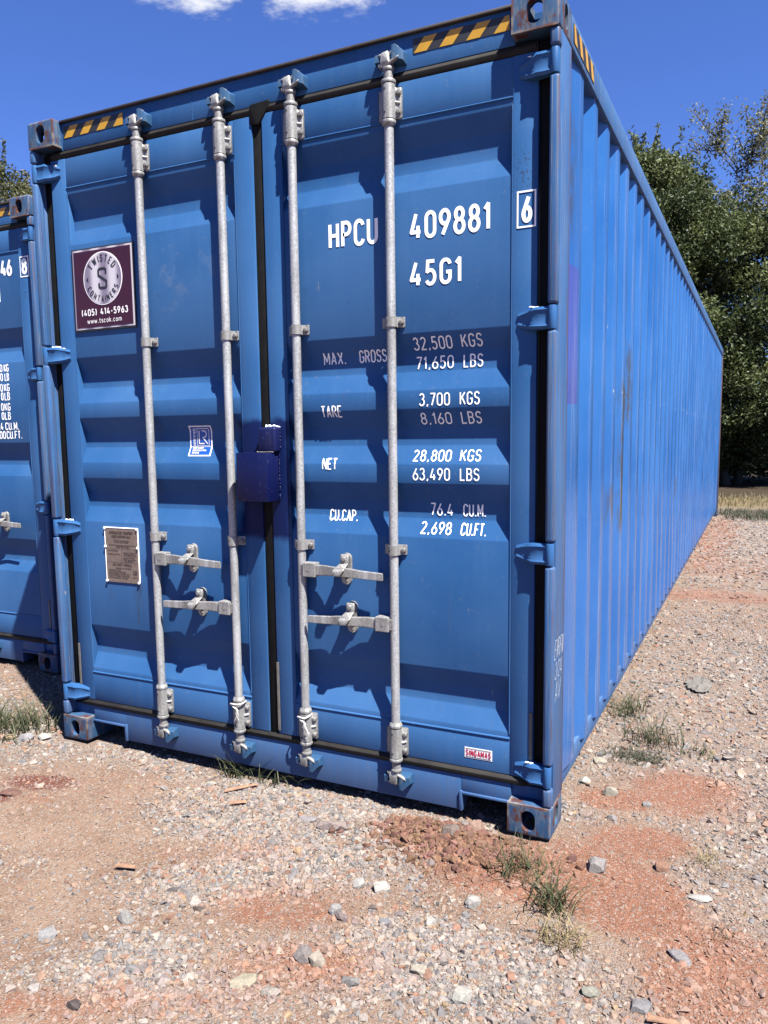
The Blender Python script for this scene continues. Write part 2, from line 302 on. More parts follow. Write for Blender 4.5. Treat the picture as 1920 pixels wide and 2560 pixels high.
# ------------------------------------------------------------------ stroke lettering
def arc(cx, cy_, rx, ry, a0, a1, n=10):
    return [(cx + rx * math.cos(R(a0 + (a1 - a0) * i / n)), cy_ + ry * math.sin(R(a0 + (a1 - a0) * i / n))) for i in range(n + 1)]
_w = .46
G = {
 '0': (_w, [arc(.23, .76, .23, .24, 180, 0) + arc(.23, .24, .23, .24, 0, -180) + [(0, .76)]]),
 '1': (.20, [[(.0, .80), (.17, 1.0), (.17, 0)]]),
 '2': (_w, [arc(.225, .765, .215, .235, 165, -28) + [(.0, .0), (_w, .0)]]),
 '3': (_w, [arc(.21, .77, .20, .23, 160, -80) , arc(.21, .275, .24, .275, 85, -160)]),
 '4': (.50, [[(.26, 1.0), (.0, .24), (.50, .24)], [(.36, .50), (.36, 0)]]),
 '5': (_w, [[(.42, 1), (.07, 1), (.04, .55)] + arc(.205, .31, .235, .31, 118, -150)]),
 '6': (_w, [[(.34, 1.0), (.06, .46)], arc(.23, .28, .23, .28, 0, 360, 18)]),
 '7': (.44, [[(0, 1), (.44, 1), (.13, 0)]]),
 '8': (_w, [arc(.23, .765, .195, .235, 0, 360, 18), arc(.23, .27, .23, .27, 0, 360, 18)]),
 '9': (_w, [[(.12, 0.0), (.40, .54)], arc(.23, .72, .23, .28, 0, 360, 18)]),
 ',': (.12, [[(.09, .10), (.02, -.10)]]), '.': (.10, [[(.05, -.02), (.05, .10)]]), '-': (.25, [[(.0, .42), (.25, .42)]]), '/': (.3, [[(0, -.1), (.3, 1.05)]]),
 '(': (.16, [arc(.22, .5, .20, .62, 120, 240)]), ')': (.16, [arc(-.06, .5, .20, .62, -60, 60)]), ' ': (.30, []),
 'A': (.48, [[(0, 0), (.24, 1), (.48, 0)], [(.09, .30), (.39, .30)]]), 'B': (.44, [[(0, 0), (0, 1), (.22, 1)] + arc(.22, .77, .19, .23, 90, -90) + arc(.22, .27, .22, .27, 90, -90) + [(0, 0)], [(0, .54), (.22, .54)]]),
 'C': (.46, [arc(.23, .76, .23, .24, 10, 180) + arc(.23, .24, .23, .24, 180, 350)]), 'D': (.46, [[(0, 0), (0, 1), (.2, 1)] + arc(.2, .74, .26, .26, 90, 0, 5) + arc(.2, .26, .26, .26, 0, -90, 5) + [(0, 0)]]),
 'E': (.40, [[(.40, 1), (0, 1), (0, 0), (.40, 0)], [(0, .52), (.34, .52)]]), 'F': (.40, [[(.40, 1), (0, 1), (0, 0)], [(0, .52), (.33, .52)]]),
 'G': (.46, [arc(.23, .76, .23, .24, 10, 180) + arc(.23, .24, .23, .24, 180, 360) + [(.46, .46), (.26, .46)]]), 'H': (.46, [[(0, 0), (0, 1)], [(.46, 0), (.46, 1)], [(0, .5), (.46, .5)]]),
 'I': (.06, [[(.03, 0), (.03, 1)]]), 'K': (.46, [[(0, 0), (0, 1)], [(.44, 1), (.02, .40)], [(.16, .60), (.46, 0)]]), 'L': (.38, [[(0, 1), (0, 0), (.38, 0)]]),
 'M': (.56, [[(0, 0), (0, 1), (.28, .25), (.56, 1), (.56, 0)]]), 'N': (.46, [[(0, 0), (0, 1), (.46, 0), (.46, 1)]]), 'O': None,
 'P': (.44, [[(0, 0), (0, 1), (.2, 1)] + arc(.2, .745, .24, .255, 90, -90) + [(0, .49)]]), 'R': (.46, [[(0, 0), (0, 1), (.2, 1)] + arc(.2, .75, .24, .25, 90, -90) + [(0, .5)], [(.2, .5), (.46, 0)]]),
 'S': (.44, [arc(.22, .76, .21, .24, 15, 240) + arc(.22, .26, .22, .26, 70, -165)]), 'T': (.44, [[(0, 1), (.44, 1)], [(.22, 1), (.22, 0)]]),
 'U': (.46, [[(0, 1), (0, .24)] + arc(.23, .24, .23, .24, 180, 360) + [(.46, 1)]]), 'V': (.46, [[(0, 1), (.23, 0), (.46, 1)]]), 'W': (.72, [[(0, 1), (.18, 0), (.36, .9), (.54, 0), (.72, 1)]]), 'X': (.46, [[(0, 0), (.46, 1)], [(0, 1), (.46, 0)]]),
 'Y': (.46, [[(0, 1), (.23, .5), (.46, 1)], [(.23, .5), (.23, 0)]]),
 'w': (.62, [[(0, .7), (.15, 0), (.31, .62), (.47, 0), (.62, .7)]]), 't': (.30, [[(.12, .95), (.12, .14), (.18, 0), (.30, .02)], [(0, .7), (.28, .7)]]), 's': (.36, [arc(.18, .53, .16, .17, 20, 230, 6) + arc(.18, .17, .18, .17, 70, -160, 6)]),
 'c': (.38, [arc(.2, .35, .2, .35, 45, 315)]), 'o': (.42, [arc(.21, .35, .21, .35, 0, 360, 14)]), 'k': (.38, [[(0, 0), (0, 1.05)], [(.36, .7), (.02, .28)], [(.13, .40), (.38, 0)]]), 'm': (.66, [[(0, 0), (0, .7)], [(0, .5)] + arc(.165, .5, .165, .2, 180, 0, 6) + [(.33, 0)], [(.33, .5)] + arc(.495, .5, .165, .2, 180, 0, 6) + [(.66, 0)]]),
}
G['O'] = G['0']
def layout(text, gap=.17):
    x = 0; res = []
    for ch in text:
        wd, st = G[ch]
        for s in st: res.append([(x + a, b) for a, b in s])
        x += wd + gap
    return res, x - gap
LIFT = [0.0]
def ribbon(b, line, hw, fn, step, lift=None):
    LIFT[0] = (LIFT[0] + .00012) % .0006 if lift is None else lift
    off = Vector((0, -LIFT[0], 0)) if fn is not globals().get('fc') else Vector((LIFT[0], 0, 0))
    pts = [Vector((p[0], p[1])) for p in line]
    for i in range(1, len(pts) - 1):
        a_, b_ = pts[i] - pts[i - 1], pts[i + 1] - pts[i]
        if a_.length > 1e-6 and b_.length > 1e-6 and a_.normalized().dot(b_.normalized()) < -.15:
            e = hw * .55; ribbon(b, [tuple(p) for p in pts[:i]] + [tuple(pts[i] + a_.normalized() * e)], hw, fn, step); ribbon(b, [tuple(pts[i] - b_.normalized() * e)] + [tuple(p) for p in pts[i + 1:]], hw, fn, step); return
    q = [pts[0]]
    for a, c in zip(pts, pts[1:]):
        d = (c - a).length
        if d < 1e-6: continue
        k = max(1, int(math.ceil(d / step)))
        for i in range(1, k + 1): q.append(a.lerp(c, i / k))
    if len(q) < 2: return
    closed = (q[0] - q[-1]).length < 1e-5; prev = None; n = len(q)
    for i, p in enumerate(q):
        d0 = (p - q[i - 1]).normalized() if i > 0 else ((q[-1] - q[-2]).normalized() if closed else (q[1] - p).normalized())
        d1 = (q[i + 1] - p).normalized() if i < n - 1 else ((q[1] - q[0]).normalized() if closed else d0)
        nn = Vector((-(d0.y + d1.y), d0.x + d1.x)); ll = nn.length
        if ll < .2: nn = Vector((-d1.y, d1.x)); k = 1
        else: nn /= ll; k = min(1.9, 1 / max(.5, nn.dot(Vector((-d1.y, d1.x)))))
        a = b.m.verts.new(Vector(fn(*(p + nn * hw * k))) + off); c = b.m.verts.new(Vector(fn(*(p - nn * hw * k))) + off)
        if prev: b.m.faces.new((prev[0], prev[1], c, a))
        prev = (a, c)
def text_mesh(b, text, u0, u1, v0, v1, fn, weight=.14, gap=.17, slant=0.0):
    """fit text between u0..u1 and v0..v1; fn maps (u, v) to a point on the surface"""
    lines, wd = layout(text, gap); h = v1 - v0; hw = h * weight / 2
    su = (u1 - u0 - 2 * hw) / max(wd, .01); sv = h - 2 * hw
    for ln in lines:
        ribbon(b, [(u0 + hw + x * su + slant * y * h, v0 + hw + y * sv) for x, y in ln], hw, fn, max(.008, h * .12))
    return b

# ------------------------------------------------------------------ container
WID, LEN, HGT = 2.438, 12.192, 2.896
DEPTH = .033; YD = .050
def profile(troughs, z0, z1):
    pts = [(YD, z1)]
    for zu, zl in troughs:
        a = [(YD, zu), (YD + DEPTH, zu - .066), (YD + DEPTH, zl + .070), (YD, zl)]
        pts += a
    pts.append((YD, z0)); return pts
def surf(troughs):
    pr = profile(troughs, 0, 3)
    zs = np.array([p[1] for p in pr])[::-1]; ys = np.array([p[0] for p in pr])[::-1]
    return lambda z: float(np.interp(z, zs, ys))
T_MAIN = [(2.575, 2.350), (1.843, 1.634), (1.565, 1.358), (1.285, 1.080), (.577, .364)]
T_LEFT = [(2.150, 1.942), (1.446, 1.236), (.834, .622)]

def casting_mesh():
    def tmp(me):
        o = bpy.data.objects.new('t', me); COL.objects.link(o); return o
    b = bmesh.new(); bmesh.ops.create_cube(b, size=1)
    for v in b.verts: v.co = Vector(((v.co.x + .5) * .162, (v.co.y + .5) * .178, (v.co.z + .5) * .118))
    # outer corner (x=0,y=0) and bottom edges get a larger radius
    es = [e for e in b.edges if all(v.co.x < 1e-6 for v in e.verts) or all(v.co.z < 1e-6 for v in e.verts)]
    bmesh.ops.bevel(b, geom=es, offset=.011, segments=3, affect='EDGES', profile=.5)
    me = bpy.data.meshes.new('corner_casting'); b.to_mesh(me); b.free(); base = tmp(me)
    cut = []
    q = B().box(.030, .140, .030, .150, .026, .098); cut.append(tmp(q.mesh('c', None)))
    def stad(w_, h_, n=10):
        r = min(w_, h_) / 2; P = []
        if h_ > w_: cs = [(0, (h_ - w_) / 2, 0, 180), (0, -(h_ - w_) / 2, 180, 360)]
        else: cs = [((w_ - h_) / 2, 0, -90, 90), (-(w_ - h_) / 2, 0, 90, 270)]
        for cx, cz, a0, a1 in cs: P += arc(cx, cz, r, r, a0, a1, n)
        return P
    def prism(P, f):
        q = B(); n = len(P); q.poly([f(x, z, 0) for x, z in P] + [f(x, z, 1) for x, z in P], [tuple(range(n))[::-1], tuple(range(n, 2 * n))] + [(i, (i + 1) % n, n + (i + 1) % n, n + i) for i in range(n)])
        return tmp(q.mesh('c', None))
    cut.append(prism(stad(.054, .079), lambda x, z, k: (.084 + x, -.02 + k * .08, .059 + z)))
    cut.append(prism(stad(.050, .079), lambda x, z, k: (-.02 + k * .08, .090 + x, .059 + z)))
    cut.append(prism(stad(.064, .110), lambda x, z, k: (.084 + x, .092 + z, -.02 + k * .08)))
    for i, c in enumerate(cut):
        md = base.modifiers.new('b%d' % i, 'BOOLEAN'); md.object = c; md.operation = 'DIFFERENCE'; md.solver = 'EXACT'
    dg = bpy.context.evaluated_depsgraph_get(); dg.update()
    res = bpy.data.meshes.new_from_object(base.evaluated_get(dg))
    for o in cut + [base]:
        mm = o.data; bpy.data.objects.remove(o); bpy.data.meshes.remove(mm)
    res.name = 'corner_casting'; res.materials.clear(); res.materials.append(M_CAST)
    for p in res.polygons: p.use_smooth = True
    res.set_sharp_from_angle(angle=R(35)); return res
CAST = casting_mesh()

HLZ = .935
HZ = [.232, 1.046, 1.858, 2.676]      # hinge heights
RODS = [.628, 1.060, 1.400, 1.815]
YR = .022
def hinge_mesh():
    b = B()   # right-hand hinge, x measured from the barrel axis towards the door (negative)
    b.cyl((0, .019), .0150, -.039, .039, n=20, bev=.0015)
    secs = [(-.004, .0375, .010, .040), (-.040, .0375, .012, .046), (-.062, .037, .010, .052), (-.082, .034, .024, .056), (-.104, .030, .034, .056), (-.128, .024, .041, .056)]
    vs, fs = [], []
    for x, hz, yf, yb in secs:
        vs += [(x, yb, -hz), (x, yf + .006, -hz), (x, yf, -hz + .010), (x, yf + .004, -hz + .018), (x, yf + .004, hz - .018), (x, yf, hz - .010), (x, yf + .006, hz), (x, yb, hz)]
    for i in range(len(secs) - 1):
        for k in range(8): fs.append((i * 8 + k, i * 8 + (k + 1) % 8, (i + 1) * 8 + (k + 1) % 8, (i + 1) * 8 + k))
    fs += [tuple(range(8)), tuple(range((len(secs) - 1) * 8, len(secs) * 8))]
    b.poly(vs, fs); return b.mesh('hinge', M_HINGE, 40)
HINGE = hinge_mesh()

def bracket_mesh():
    b = B()   # bearing bracket about the rod axis, z from 0 to .115, plate behind
    b.cyl((0, 0), .0245, .0, .118, n=24); b.cyl((0, 0), .0268, .121, .134, n=24, bev=.003); b.cyl((0, 0), .0258, -.017, -.003, n=24, bev=.003); b.cyl((0, 0), .021, -.024, -.015, n=24, r2=.0255)
    b.box(-.050, .044, .017, .0262, .002, .114, .0075, 3)
    b.hull([(.0, .0, .004), (.0, .0, .112), (.024, .008, .004), (.024, .008, .112), (.034, .021, .016), (.034, .021, .1), (-.03, .02, .01), (-.03, .02, .108)], .002)
    b.hull([(.024, -.002, .058), (.024, .012, .050), (.024, .012, .066), (.040, .018, .054), (.040, .018, .062)], .001)
    return b.mesh('bearing_bracket', M_CASTZ, 35)
def bolt_mesh():
    b = B(); b.cyl((0, 0), .0088, -.0095, .004, 'Y', n=6, bev=.0012); b.cyl((0, 0), .0108, .0005, .004, 'Y', n=14); return b.mesh('bolt', M_CASTZ, 30)
def plug_mesh():
    b = B(); b.cyl((0, 0), .0044, -.0008, .004, 'Y', n=10); return b.mesh('plug_hole', M_DARK, 30)
def guide_mesh():
    b = B(); n = 14   # strap over the rod, 37 mm tall
    P = [(-.046, .026), (-.046, .022), (-.030, .020)] + [(-.0222 * math.cos(R(a)), -.0222 * math.sin(R(a))) for a in range(-25, 206, 15)] + [(.030, .020), (.044, .022), (.044, .026), (.030, .025)]
    inner = [(x * .84 if abs(x) < .026 else x, y * .84 if y < .0175 else y + .004) for x, y in P]
    vs = []; 
    for x, y in P: vs += [(x, y, 0), (x, y, .037)]
    for x, y in inner: vs += [(x, y, 0), (x, y, .037)]
    k = len(P); fs = []
    for i in range(k - 1):
        fs.append((2 * i, 2 * i + 2, 2 * i + 3, 2 * i + 1)); o = 2 * k
        fs.append((2 * i, 2 * i + 2, o + 2 * i + 2, o + 2 * i)); fs.append((2 * i + 1, 2 * i + 3, o + 2 * i + 3, o + 2 * i + 1))
    b.poly(vs, fs); b.box(-.048, .046, .0222, .0275, -.001, .038, .003); return b.mesh('rod_guide', M_CASTZ, 40, recalc=True)
def cam_mesh():
    b = B()   # cam head above a rod's upper end (z from 0)
    b.cyl((0, 0), .0178, -.01, .034, n=18); b.cyl((0, 0), .0215, .030, .043, n=18, bev=.004)
    b.hull([(-.016, -.012, .040), (.016, -.012, .040), (-.018, .016, .040), (.018, .016, .040), (-.026, -.016, .058), (-.024, .018, .060), (.006, -.018, .062), (.012, .018, .060), (-.022, -.014, .092), (.004, -.012, .097), (-.018, .012, .094), (.004, .014, .094)], .0025)
    b.hull([(.0, -.016, .046), (.0, .004, .046), (.010, -.014, .062), (.010, .006, .060), (.044, -.018, .062), (.044, -.004, .062), (.048, -.018, .073), (.048, -.006, .073)], .003)
    b.hull([(.0, .0, .084), (.0, .014, .084), (.0, .0, .096), (.038, -.004, .098), (.038, .010, .098), (.040, -.002, .110), (.040, .008, .110), (.030, .0, .108)], .003)
    b.hull([(-.036, -.012, .044), (-.036, .004, .044), (-.018, -.014, .042), (-.018, .008, .042), (-.036, -.012, .054), (-.036, .004, .054), (-.018, -.014, .06), (-.018, .008, .06)], .002)
    b.hull([(-.034, -.01, .084), (-.034, .0, .084), (-.020, -.01, .080), (-.020, .002, .080), (-.036, -.008, .092), (-.034, .0, .092), (-.020, -.01, .092)], .002)
    return b.mesh('locking_cam', M_CASTZ, 40)
def keeper_mesh():
    b = B()
    b.hull([(.012, .030, .052), (.062, .030, .050), (.064, .030, .090), (.020, .030, .112), (.016, -.014, .066), (.036, -.018, .064), (.060, -.006, .058), (.034, -.014, .112), (.020, -.014, .112), (.060, -.002, .086)], 0)
    b.hull([(-.054, .030, .058), (-.032, .030, .058), (-.054, .030, .098), (-.032, .030, .098), (-.050, -.010, .064), (-.034, -.010, .064), (-.050, -.006, .092), (-.034, -.006, .092)], 0)
    b.box(-.050, .058, .0262, .0290, .062, .096, .0008)
    return b.mesh('cam_keeper', M_KEEP, 40)
def handle_mesh():
    b = B()  # lever reaching in +x from the rod axis
    b.box(.016, .074, -.015, .026, -.029, .029, .003)
    b.hull([(.0, -.008, -.022), (.0, .012, -.022), (.0, -.008, .022), (.0, .012, .022), (.02, -.008, -.022), (.02, .012, -.022), (.02, -.008, .022), (.02, .012, .022)], .002)
    secs = [(.062, .0, .0215, -.006, .013), (.110, .001, .0205, -.008, .012), (.150, .002, .0185, -.016, .011), (.185, .002, .018, -.026, .011), (.215, .002, .018, -.026, .011), (.245, -.001, .0175, -.019, .011), (.275, -.004, .0160, -.015, .009), (.370, -.007, .0150, -.018, .008), (.377, -.007, .0135, -.018, .008)]
    vs, fs = [], []
    for x, zc, hz, y0, th in secs: vs += [(x, y0 + .0012, zc - hz), (x, y0, zc - hz * .85), (x, y0, zc + hz * .85), (x, y0 + .0012, zc + hz), (x, y0 + th, zc + hz), (x, y0 + th, zc - hz)]
    for i in range(len(secs) - 1):
        for k in range(6): fs.append((i * 6 + k, i * 6 + (k + 1) % 6, (i + 1) * 6 + (k + 1) % 6, (i + 1) * 6 + k))
    fs += [tuple(range(6)), tuple(range((len(secs) - 1) * 6, len(secs) * 6))]
    b.poly(vs, fs); b.cyl((.042, 0.0), .0075, -.016, .0, 'Y', n=10)
    return b.mesh('lever', M_CASTZ, 18)
def catch_mesh():
    b = B(); P = arc(0, .042, .021, .021, 0, 180, 10) + arc(0, -.042, .021, .021, 180, 360, 10); n = len(P)
    b.poly([(x, .034, z) for x, z in P] + [(x * 1.05, .0475, z * 1.02) for x, z in P], [tuple(range(n)), tuple(range(n, 2 * n))] + [(i, (i + 1) % n, n + (i + 1) % n, n + i) for i in range(n)])
    b.box(-.014, .014, .010, .036, -.030, -.012, .003); b.cyl((0, -.044), .0085, .026, .036, 'Y', n=6)
    return b.mesh('catch_plate', M_CASTZ, 40)
def flap_mesh():
    b = B(); b.hull([(-.018, .018, .060), (.018, .018, .060), (-.019, .032, .060), (.019, .032, .060), (-.017, .014, .022), (.017, .014, .022), (-.017, .028, .022), (.017, .028, .022)], .004)
    b.hull([(-.017, .016, .026), (.017, .016, .026), (-.017, .028, .026), (.017, .028, .026), (-.030, -.030, .0), (.022, -.030, .004), (-.030, -.022, .0), (.022, -.022, .004)], .003)
    b.hull([(-.030, -.032, .0), (.022, -.032, .004), (-.030, -.024, .0), (.022, -.024, .004), (-.020, -.036, -.020), (.008, -.036, -.020), (-.020, -.028, -.020), (.008, -.028, -.020)], .003)
    b.cyl((0, .044), .0095, .006, .02, 'Y', n=6, bev=.001)
    return b.mesh('handle_retainer', M_CASTZ, 40)
M_ = dict(bracket=bracket_mesh(), bolt=bolt_mesh(), plug=plug_mesh(), guide=guide_mesh(), cam=cam_mesh(), keeper=keeper_mesh(), lever=handle_mesh(), catch=catch_mesh(), flap=flap_mesh())
def put(name, me, parent, loc, scale=(1, 1, 1)):
    o = link(name, me, None, parent); o.location = loc; o.scale = scale; return o

def stripes_mesh():
    b = B()  # yellow slanted blocks, 0.352 long, .048 high
    for x0 in (.0, .098, .197, .296):
        a, c = x0, x0 + .050; sh = .040; h = .048; q = [(a, 0), (min(c, .352), 0), (c + sh, h), (a + sh, h)]
        if c + sh > .352:
            q = [(a, 0), (.352, 0), (.352, h), (a + sh, h)] if c >= .346 else [(a, 0), (c, 0), (.352, h * (.352 - c) / sh), (.352, h), (a + sh, h)]
        b.poly([(x, 0, z) for x, z in q], [tuple(range(len(q)))])
    return b.mesh('yellow_block', M_YEL)
STRIPE = stripes_mesh()
def flat(x0, x1, z0, z1, y, mat, name='patch', th=.0012):
    return B().box(x0, x1, y, y + th, z0, z1).mesh(name, mat)

def corrugated_side(x_out, sgn):
    # trapezoid ribs, pitch .278, 36 mm deep; z .15 .. 2.80
    ys, xs = [], []
    def P(y, d): ys.append(y); xs.append(x_out - sgn * d)
    P(.176, .017); y = .437; P(.366, .0006); P(.437, .0); P(.505, .034); y = .715
    while y < 11.95:
        P(y - .140, .034); P(y - .072, 0); P(y, 0); P(y + .068, .034); y += .278
    P(12.05, .034)
    # soften every bend with two points
    px_, py_ = [], []
    pts = sorted(zip(ys, xs))
    for i, (yy, xx) in enumerate(pts):
        if 0 < i < len(pts) - 1:
            for k in (-1, 1):
                o = pts[i + k]; d = math.hypot(o[0] - yy, o[1] - xx); f = .006 / max(d, .01)
                py_.append(yy + (o[0] - yy) * f); px_.append(xx + (o[1] - xx) * f)
        else: py_.append(yy); px_.append(xx)
    b = B(); zs = [.150, 1.0, 2.0, 2.80]; n = len(py_)
    b.poly([(px_[i], py_[i], z) for z in zs for i in range(n)], [(k * n + i, k * n + i + 1, (k + 1) * n + i + 1, (k + 1) * n + i) for k in range(len(zs) - 1) for i in range(n - 1)])
    return b.mesh('side_wall', M_SIDE, 25, recalc=False)

def door_mesh(side, troughs):
    b = B()
    xo0, xi0, xi1, xo1 = (.084, .175, 1.111, 1.199) if side == 'L' else (1.247, 1.335, 2.270, 2.358)
    b.box(xo0, xi0, .047, .098, .200, 2.732, .003); b.box(xi1, xo1, .047, .098, .200, 2.732, .003)
    b.box(xi0 - .001, xi1 + .001, .0488, .095, .201, .338, .002); b.box(xi0 - .001, xi1 + .001, .0488, .095, 2.606, 2.731, .002)
    pr = profile(troughs, .335, 2.610); q = []
    for i, (y, z) in enumerate(pr):
        if 0 < i < len(pr) - 1:
            for k in (-1, 1):
                o = pr[i + k]; d = math.hypot(o[0] - y, o[1] - z); f = .0035 / max(d, .008); q.append((y + (o[0] - y) * f, z + (o[1] - z) * f))
        else: q.append((y, z))
    xs = [xi0 - .002, xi1 + .002]; n = len(q)
    b.poly([(x, y, z) for x in xs for y, z in q], [(i, i + 1, n + i + 1, n + i) for i in range(n - 1)])
    b.tube([(xi0, .0495, .341), (xi1, .0495, .341)], .0045, 8); b.tube([(xi0, .0495, 2.602), (xi1, .0495, 2.602)], .0045, 8)
    for x in (xi0, xi1):      # seam beads along the stiles
        z = .36
        b.tube([(x + (.002 if x == xi0 else -.002), .0485, .36), (x + (.002 if x == xi0 else -.002), .0485, 2.58)], .0022, 6)
    return b.mesh('door', M_DOOR, 30)

def build_container(root, troughs, main):
    F = surf(troughs)
    put_ = lambda name, me, mat=None: link(name, me, mat, root)
    # corner castings
    for i, (x, y, z, sx, sy_, sz) in enumerate([(0, 0, 0, 1, 1, 1), (WID, 0, 0, -1, 1, 1), (0, 0, HGT, 1, 1, -1), (WID, 0, HGT, -1, 1, -1), (0, LEN, 0, 1, -1, 1), (WID, LEN, 0, -1, -1, 1), (0, LEN, HGT, 1, -1, -1), (WID, LEN, HGT, -1, -1, -1)]):
        put('corner_casting', CAST, root, (x, y, z), (sx, sy_, sz))
    # posts
    cuts = [.119] + [v for h in HZ for v in (h - .044, h + .044)] + [2.777]
    for sgn, xe in ((-1, WID), (1, 0.0)):
        b = B(); X = lambda a: xe + sgn * a
        def bx(a0, a1, y0, y1, z0, z1, bev=0, seg=2): b.box(min(X(a0), X(a1)), max(X(a0), X(a1)), y0, y1, z0, z1, bev, seg)
        for k in range(0, len(cuts), 2): bx(.0006, .034, .004, .046, cuts[k], cuts[k + 1], .010, 3)
        bx(.0004, .030, .036, .178, .1185, 2.7775, .003); bx(.028, .050, .102, .170, .1187, 2.777, .002); bx(.048, .100, .100, .168, .1189, 2.7765, .002)
        put_('corner_post', b.mesh('corner_post', M_POST, 35))
        b = B(); bx(.030, .079, .0605, .099, .150, 2.765, .004); put_('door_gasket', b.mesh('door_gasket', M_RUB, 40))
        for h in HZ:
            o = put('hinge', HINGE, root, (xe + sgn * .0185, 0, h), (1 if sgn < 0 else -1, 1, 1))
    for x, y0 in ((0, LEN - .16), (WID - .06, LEN - .16)):
        put_('corner_post', B().box(x + .0005, x + .0595, y0, LEN - .002, .1185, 2.7775, .008).mesh('corner_post', M_POST, 35))
    # header and sill
    hd = put_('door_header', B().box(.163, WID - .163, .050, .120, 2.767, 2.8825, .002).box(.163, .1665, .047, .051, 2.768, 2.882).box(.905, .9075, .0488, .0505, 2.768, 2.882).mesh('door_header', M_BLUE, 35))
    put_('roof_edge', B().box(.1635, WID - .1635, .0365, .120, 2.8835, 2.8935, .002).mesh('roof_edge', M_LIP, 35))
    b = B().box(.372, 2.078, .050, .130, .024, .166, .003).box(.1635, .372, .0502, .130, .094, .1658, .002).box(2.078, WID - .1635, .0502, .130, .094, .1658, .002)
    b.box(.366, .378, .041, .090, .0235, .104, .002).box(2.072, 2.084, .041, .090, .0235, .104, .002).box(.164, .370, .0415, .090, .091, .101, .002).box(2.080, WID - .164, .0415, .090, .091, .101, .002)
    b.box(.031, .1637, .060, .130, .119, .1655, .002).box(WID - .1637, WID - .031, .060, .130, .119, .1655, .002)
    sill = put_('door_sill', b.mesh('door_sill', M_BLUE, 35))
    put_('underframe', B().box(.07, WID - .07, .132, LEN - .05, .10, .16).box(.372, .40, .131, .9, .03, .10).box(2.05, 2.078, .131, .9, .03, .10).box(.07, WID - .07, 1.5, 1.6, .02, .10).mesh('underframe', M_FLOOR))
    # rails, roof, walls
    for xa, xb, s_ in ((0, .06, -1), (WID - .06, WID, 1)):
        put_('top_rail', B().box(xa + .001, xb - .001, .179, LEN - .179, 2.786, 2.889, .004).mesh('top_rail', M_RAIL, 35))
        if s_ > 0: b = B().box(WID - .068, WID - .026, .179, LEN - .179, .085, .172, .004).box(WID - .09, WID - .062, .179, LEN - .179, .022, .088, .003)
        else: b = B().box(.026, .068, .179, LEN - .179, .085, .172, .004).box(.062, .09, .179, LEN - .179, .022, .088, .003)
        put_('bottom_rail', b.mesh('bottom_rail', M_RAIL, 35))
    put_('side_wall', corrugated_side(WID - .011, 1)); put_('side_wall', corrugated_side(.011, -1))
    b = B().box(.06, WID - .06, .12, LEN - .06, 2.868, 2.887)
    y = .30
    while y < LEN - .3: b.box(.10, WID - .10, y, y + .09, 2.886, 2.899, .004); y += .21
    put_('roof', b.mesh('roof', M_BLUE))
    put_('rear_wall', B().box(.05, WID - .05, LEN - .10, LEN - .06, .15, 2.80).box(.05, WID - .05, LEN - .12, LEN - .004, 2.78, 2.888).box(.05, WID - .05, LEN - .12, LEN - .004, .03, .16).mesh('rear_wall', M_BLUE))
    # gaskets between doors and frame
    b = B().box(.083, WID - .083, .051, .075, 2.7325, 2.7665, .006); b.hull([(.09, .050, 2.735), (.09, .044, 2.752), (.09, .052, 2.766), (2.348, .050, 2.735), (2.348, .044, 2.752), (2.348, .052, 2.766)], .002)
    put_('door_gasket', b.mesh('door_gasket', M_RUBL, 30))
    b = B().box(.083, WID - .083, .052, .075, .1665, .1995, .005); b.hull([(.09, .050, .199), (.09, .040, .186), (.09, .046, .168), (2.33, .050, .199), (2.33, .040, .186), (2.33, .046, .168)], .002)
    put_('door_gasket', b.mesh('door_gasket', M_RUBL, 30))
    put_('door_gasket', B().box(1.198, 1.248, .0535, .075, .185, 2.742, .006).mesh('door_gasket', M_RUB, 30))
    put_('gasket_cap', B().hull([(1.195, .042, 2.70), (1.195, .042, 2.772), (1.235, .040, 2.69), (1.24, .040, 2.772), (1.285, .044, 2.755), (1.288, .044, 2.778), (1.195, .06, 2.70), (1.195, .06, 2.772), (1.288, .06, 2.755), (1.288, .06, 2.778), (1.24, .06, 2.69)], .003).mesh('gasket_cap', M_RUB, 30))
    for x, z0, z1 in ((.092, .235, .475), (1.252, .215, .515), (2.350, .275, .455)):
        put_('gasket_strip', B().box(x - .006, x + .006, .0425, .0468, z0, z1, .0015).mesh('gasket_strip', M_STRIP))
    # doors
    dL = put_('door', door_mesh('L', troughs)); dR = put_('door', door_mesh('R', troughs))
    # locking rods
    for i, x in enumerate(RODS):
        rod = put_('locking_rod', B().cyl((x, YR), .0172, .19, 2.735, n=28).mesh('locking_rod', M_ZINC, 40))
        for z, s_ in ((2.600, 1), (.3215, -1)):
            put('bearing_bracket', M_['bracket'], rod, (x, YR, z), (1, 1, s_))
            for dz in (.092, .026): put('bolt', M_['bolt'], rod, (x + .033, YR + .0135, z + s_ * dz))
            for dz in (.100, .020): put('plug_hole', M_['plug'], rod, (x - .006, YR - .0245 + .0006, z + s_ * dz))
            put('locking_cam', M_['cam'], rod, (x, YR, z + s_ * .134), (1 if i != 3 else 1, 1, s_))
        for z in (1.867, 1.011):
            put('rod_guide', M_['guide'], rod, (x, YR, z)); put('bolt', M_['bolt'], rod, (x + .034, YR + .0165, z + .0185)); put('plug_hole', M_['plug'], rod, (x - .008, YR - .0205 + .0006, z + .0185))
        for z, s_, par in ((2.600, 1, hd), (.3215, -1, sill)): put('cam_keeper', M_['keeper'], par, (x, YR, z + s_ * .134), (1, 1, s_))
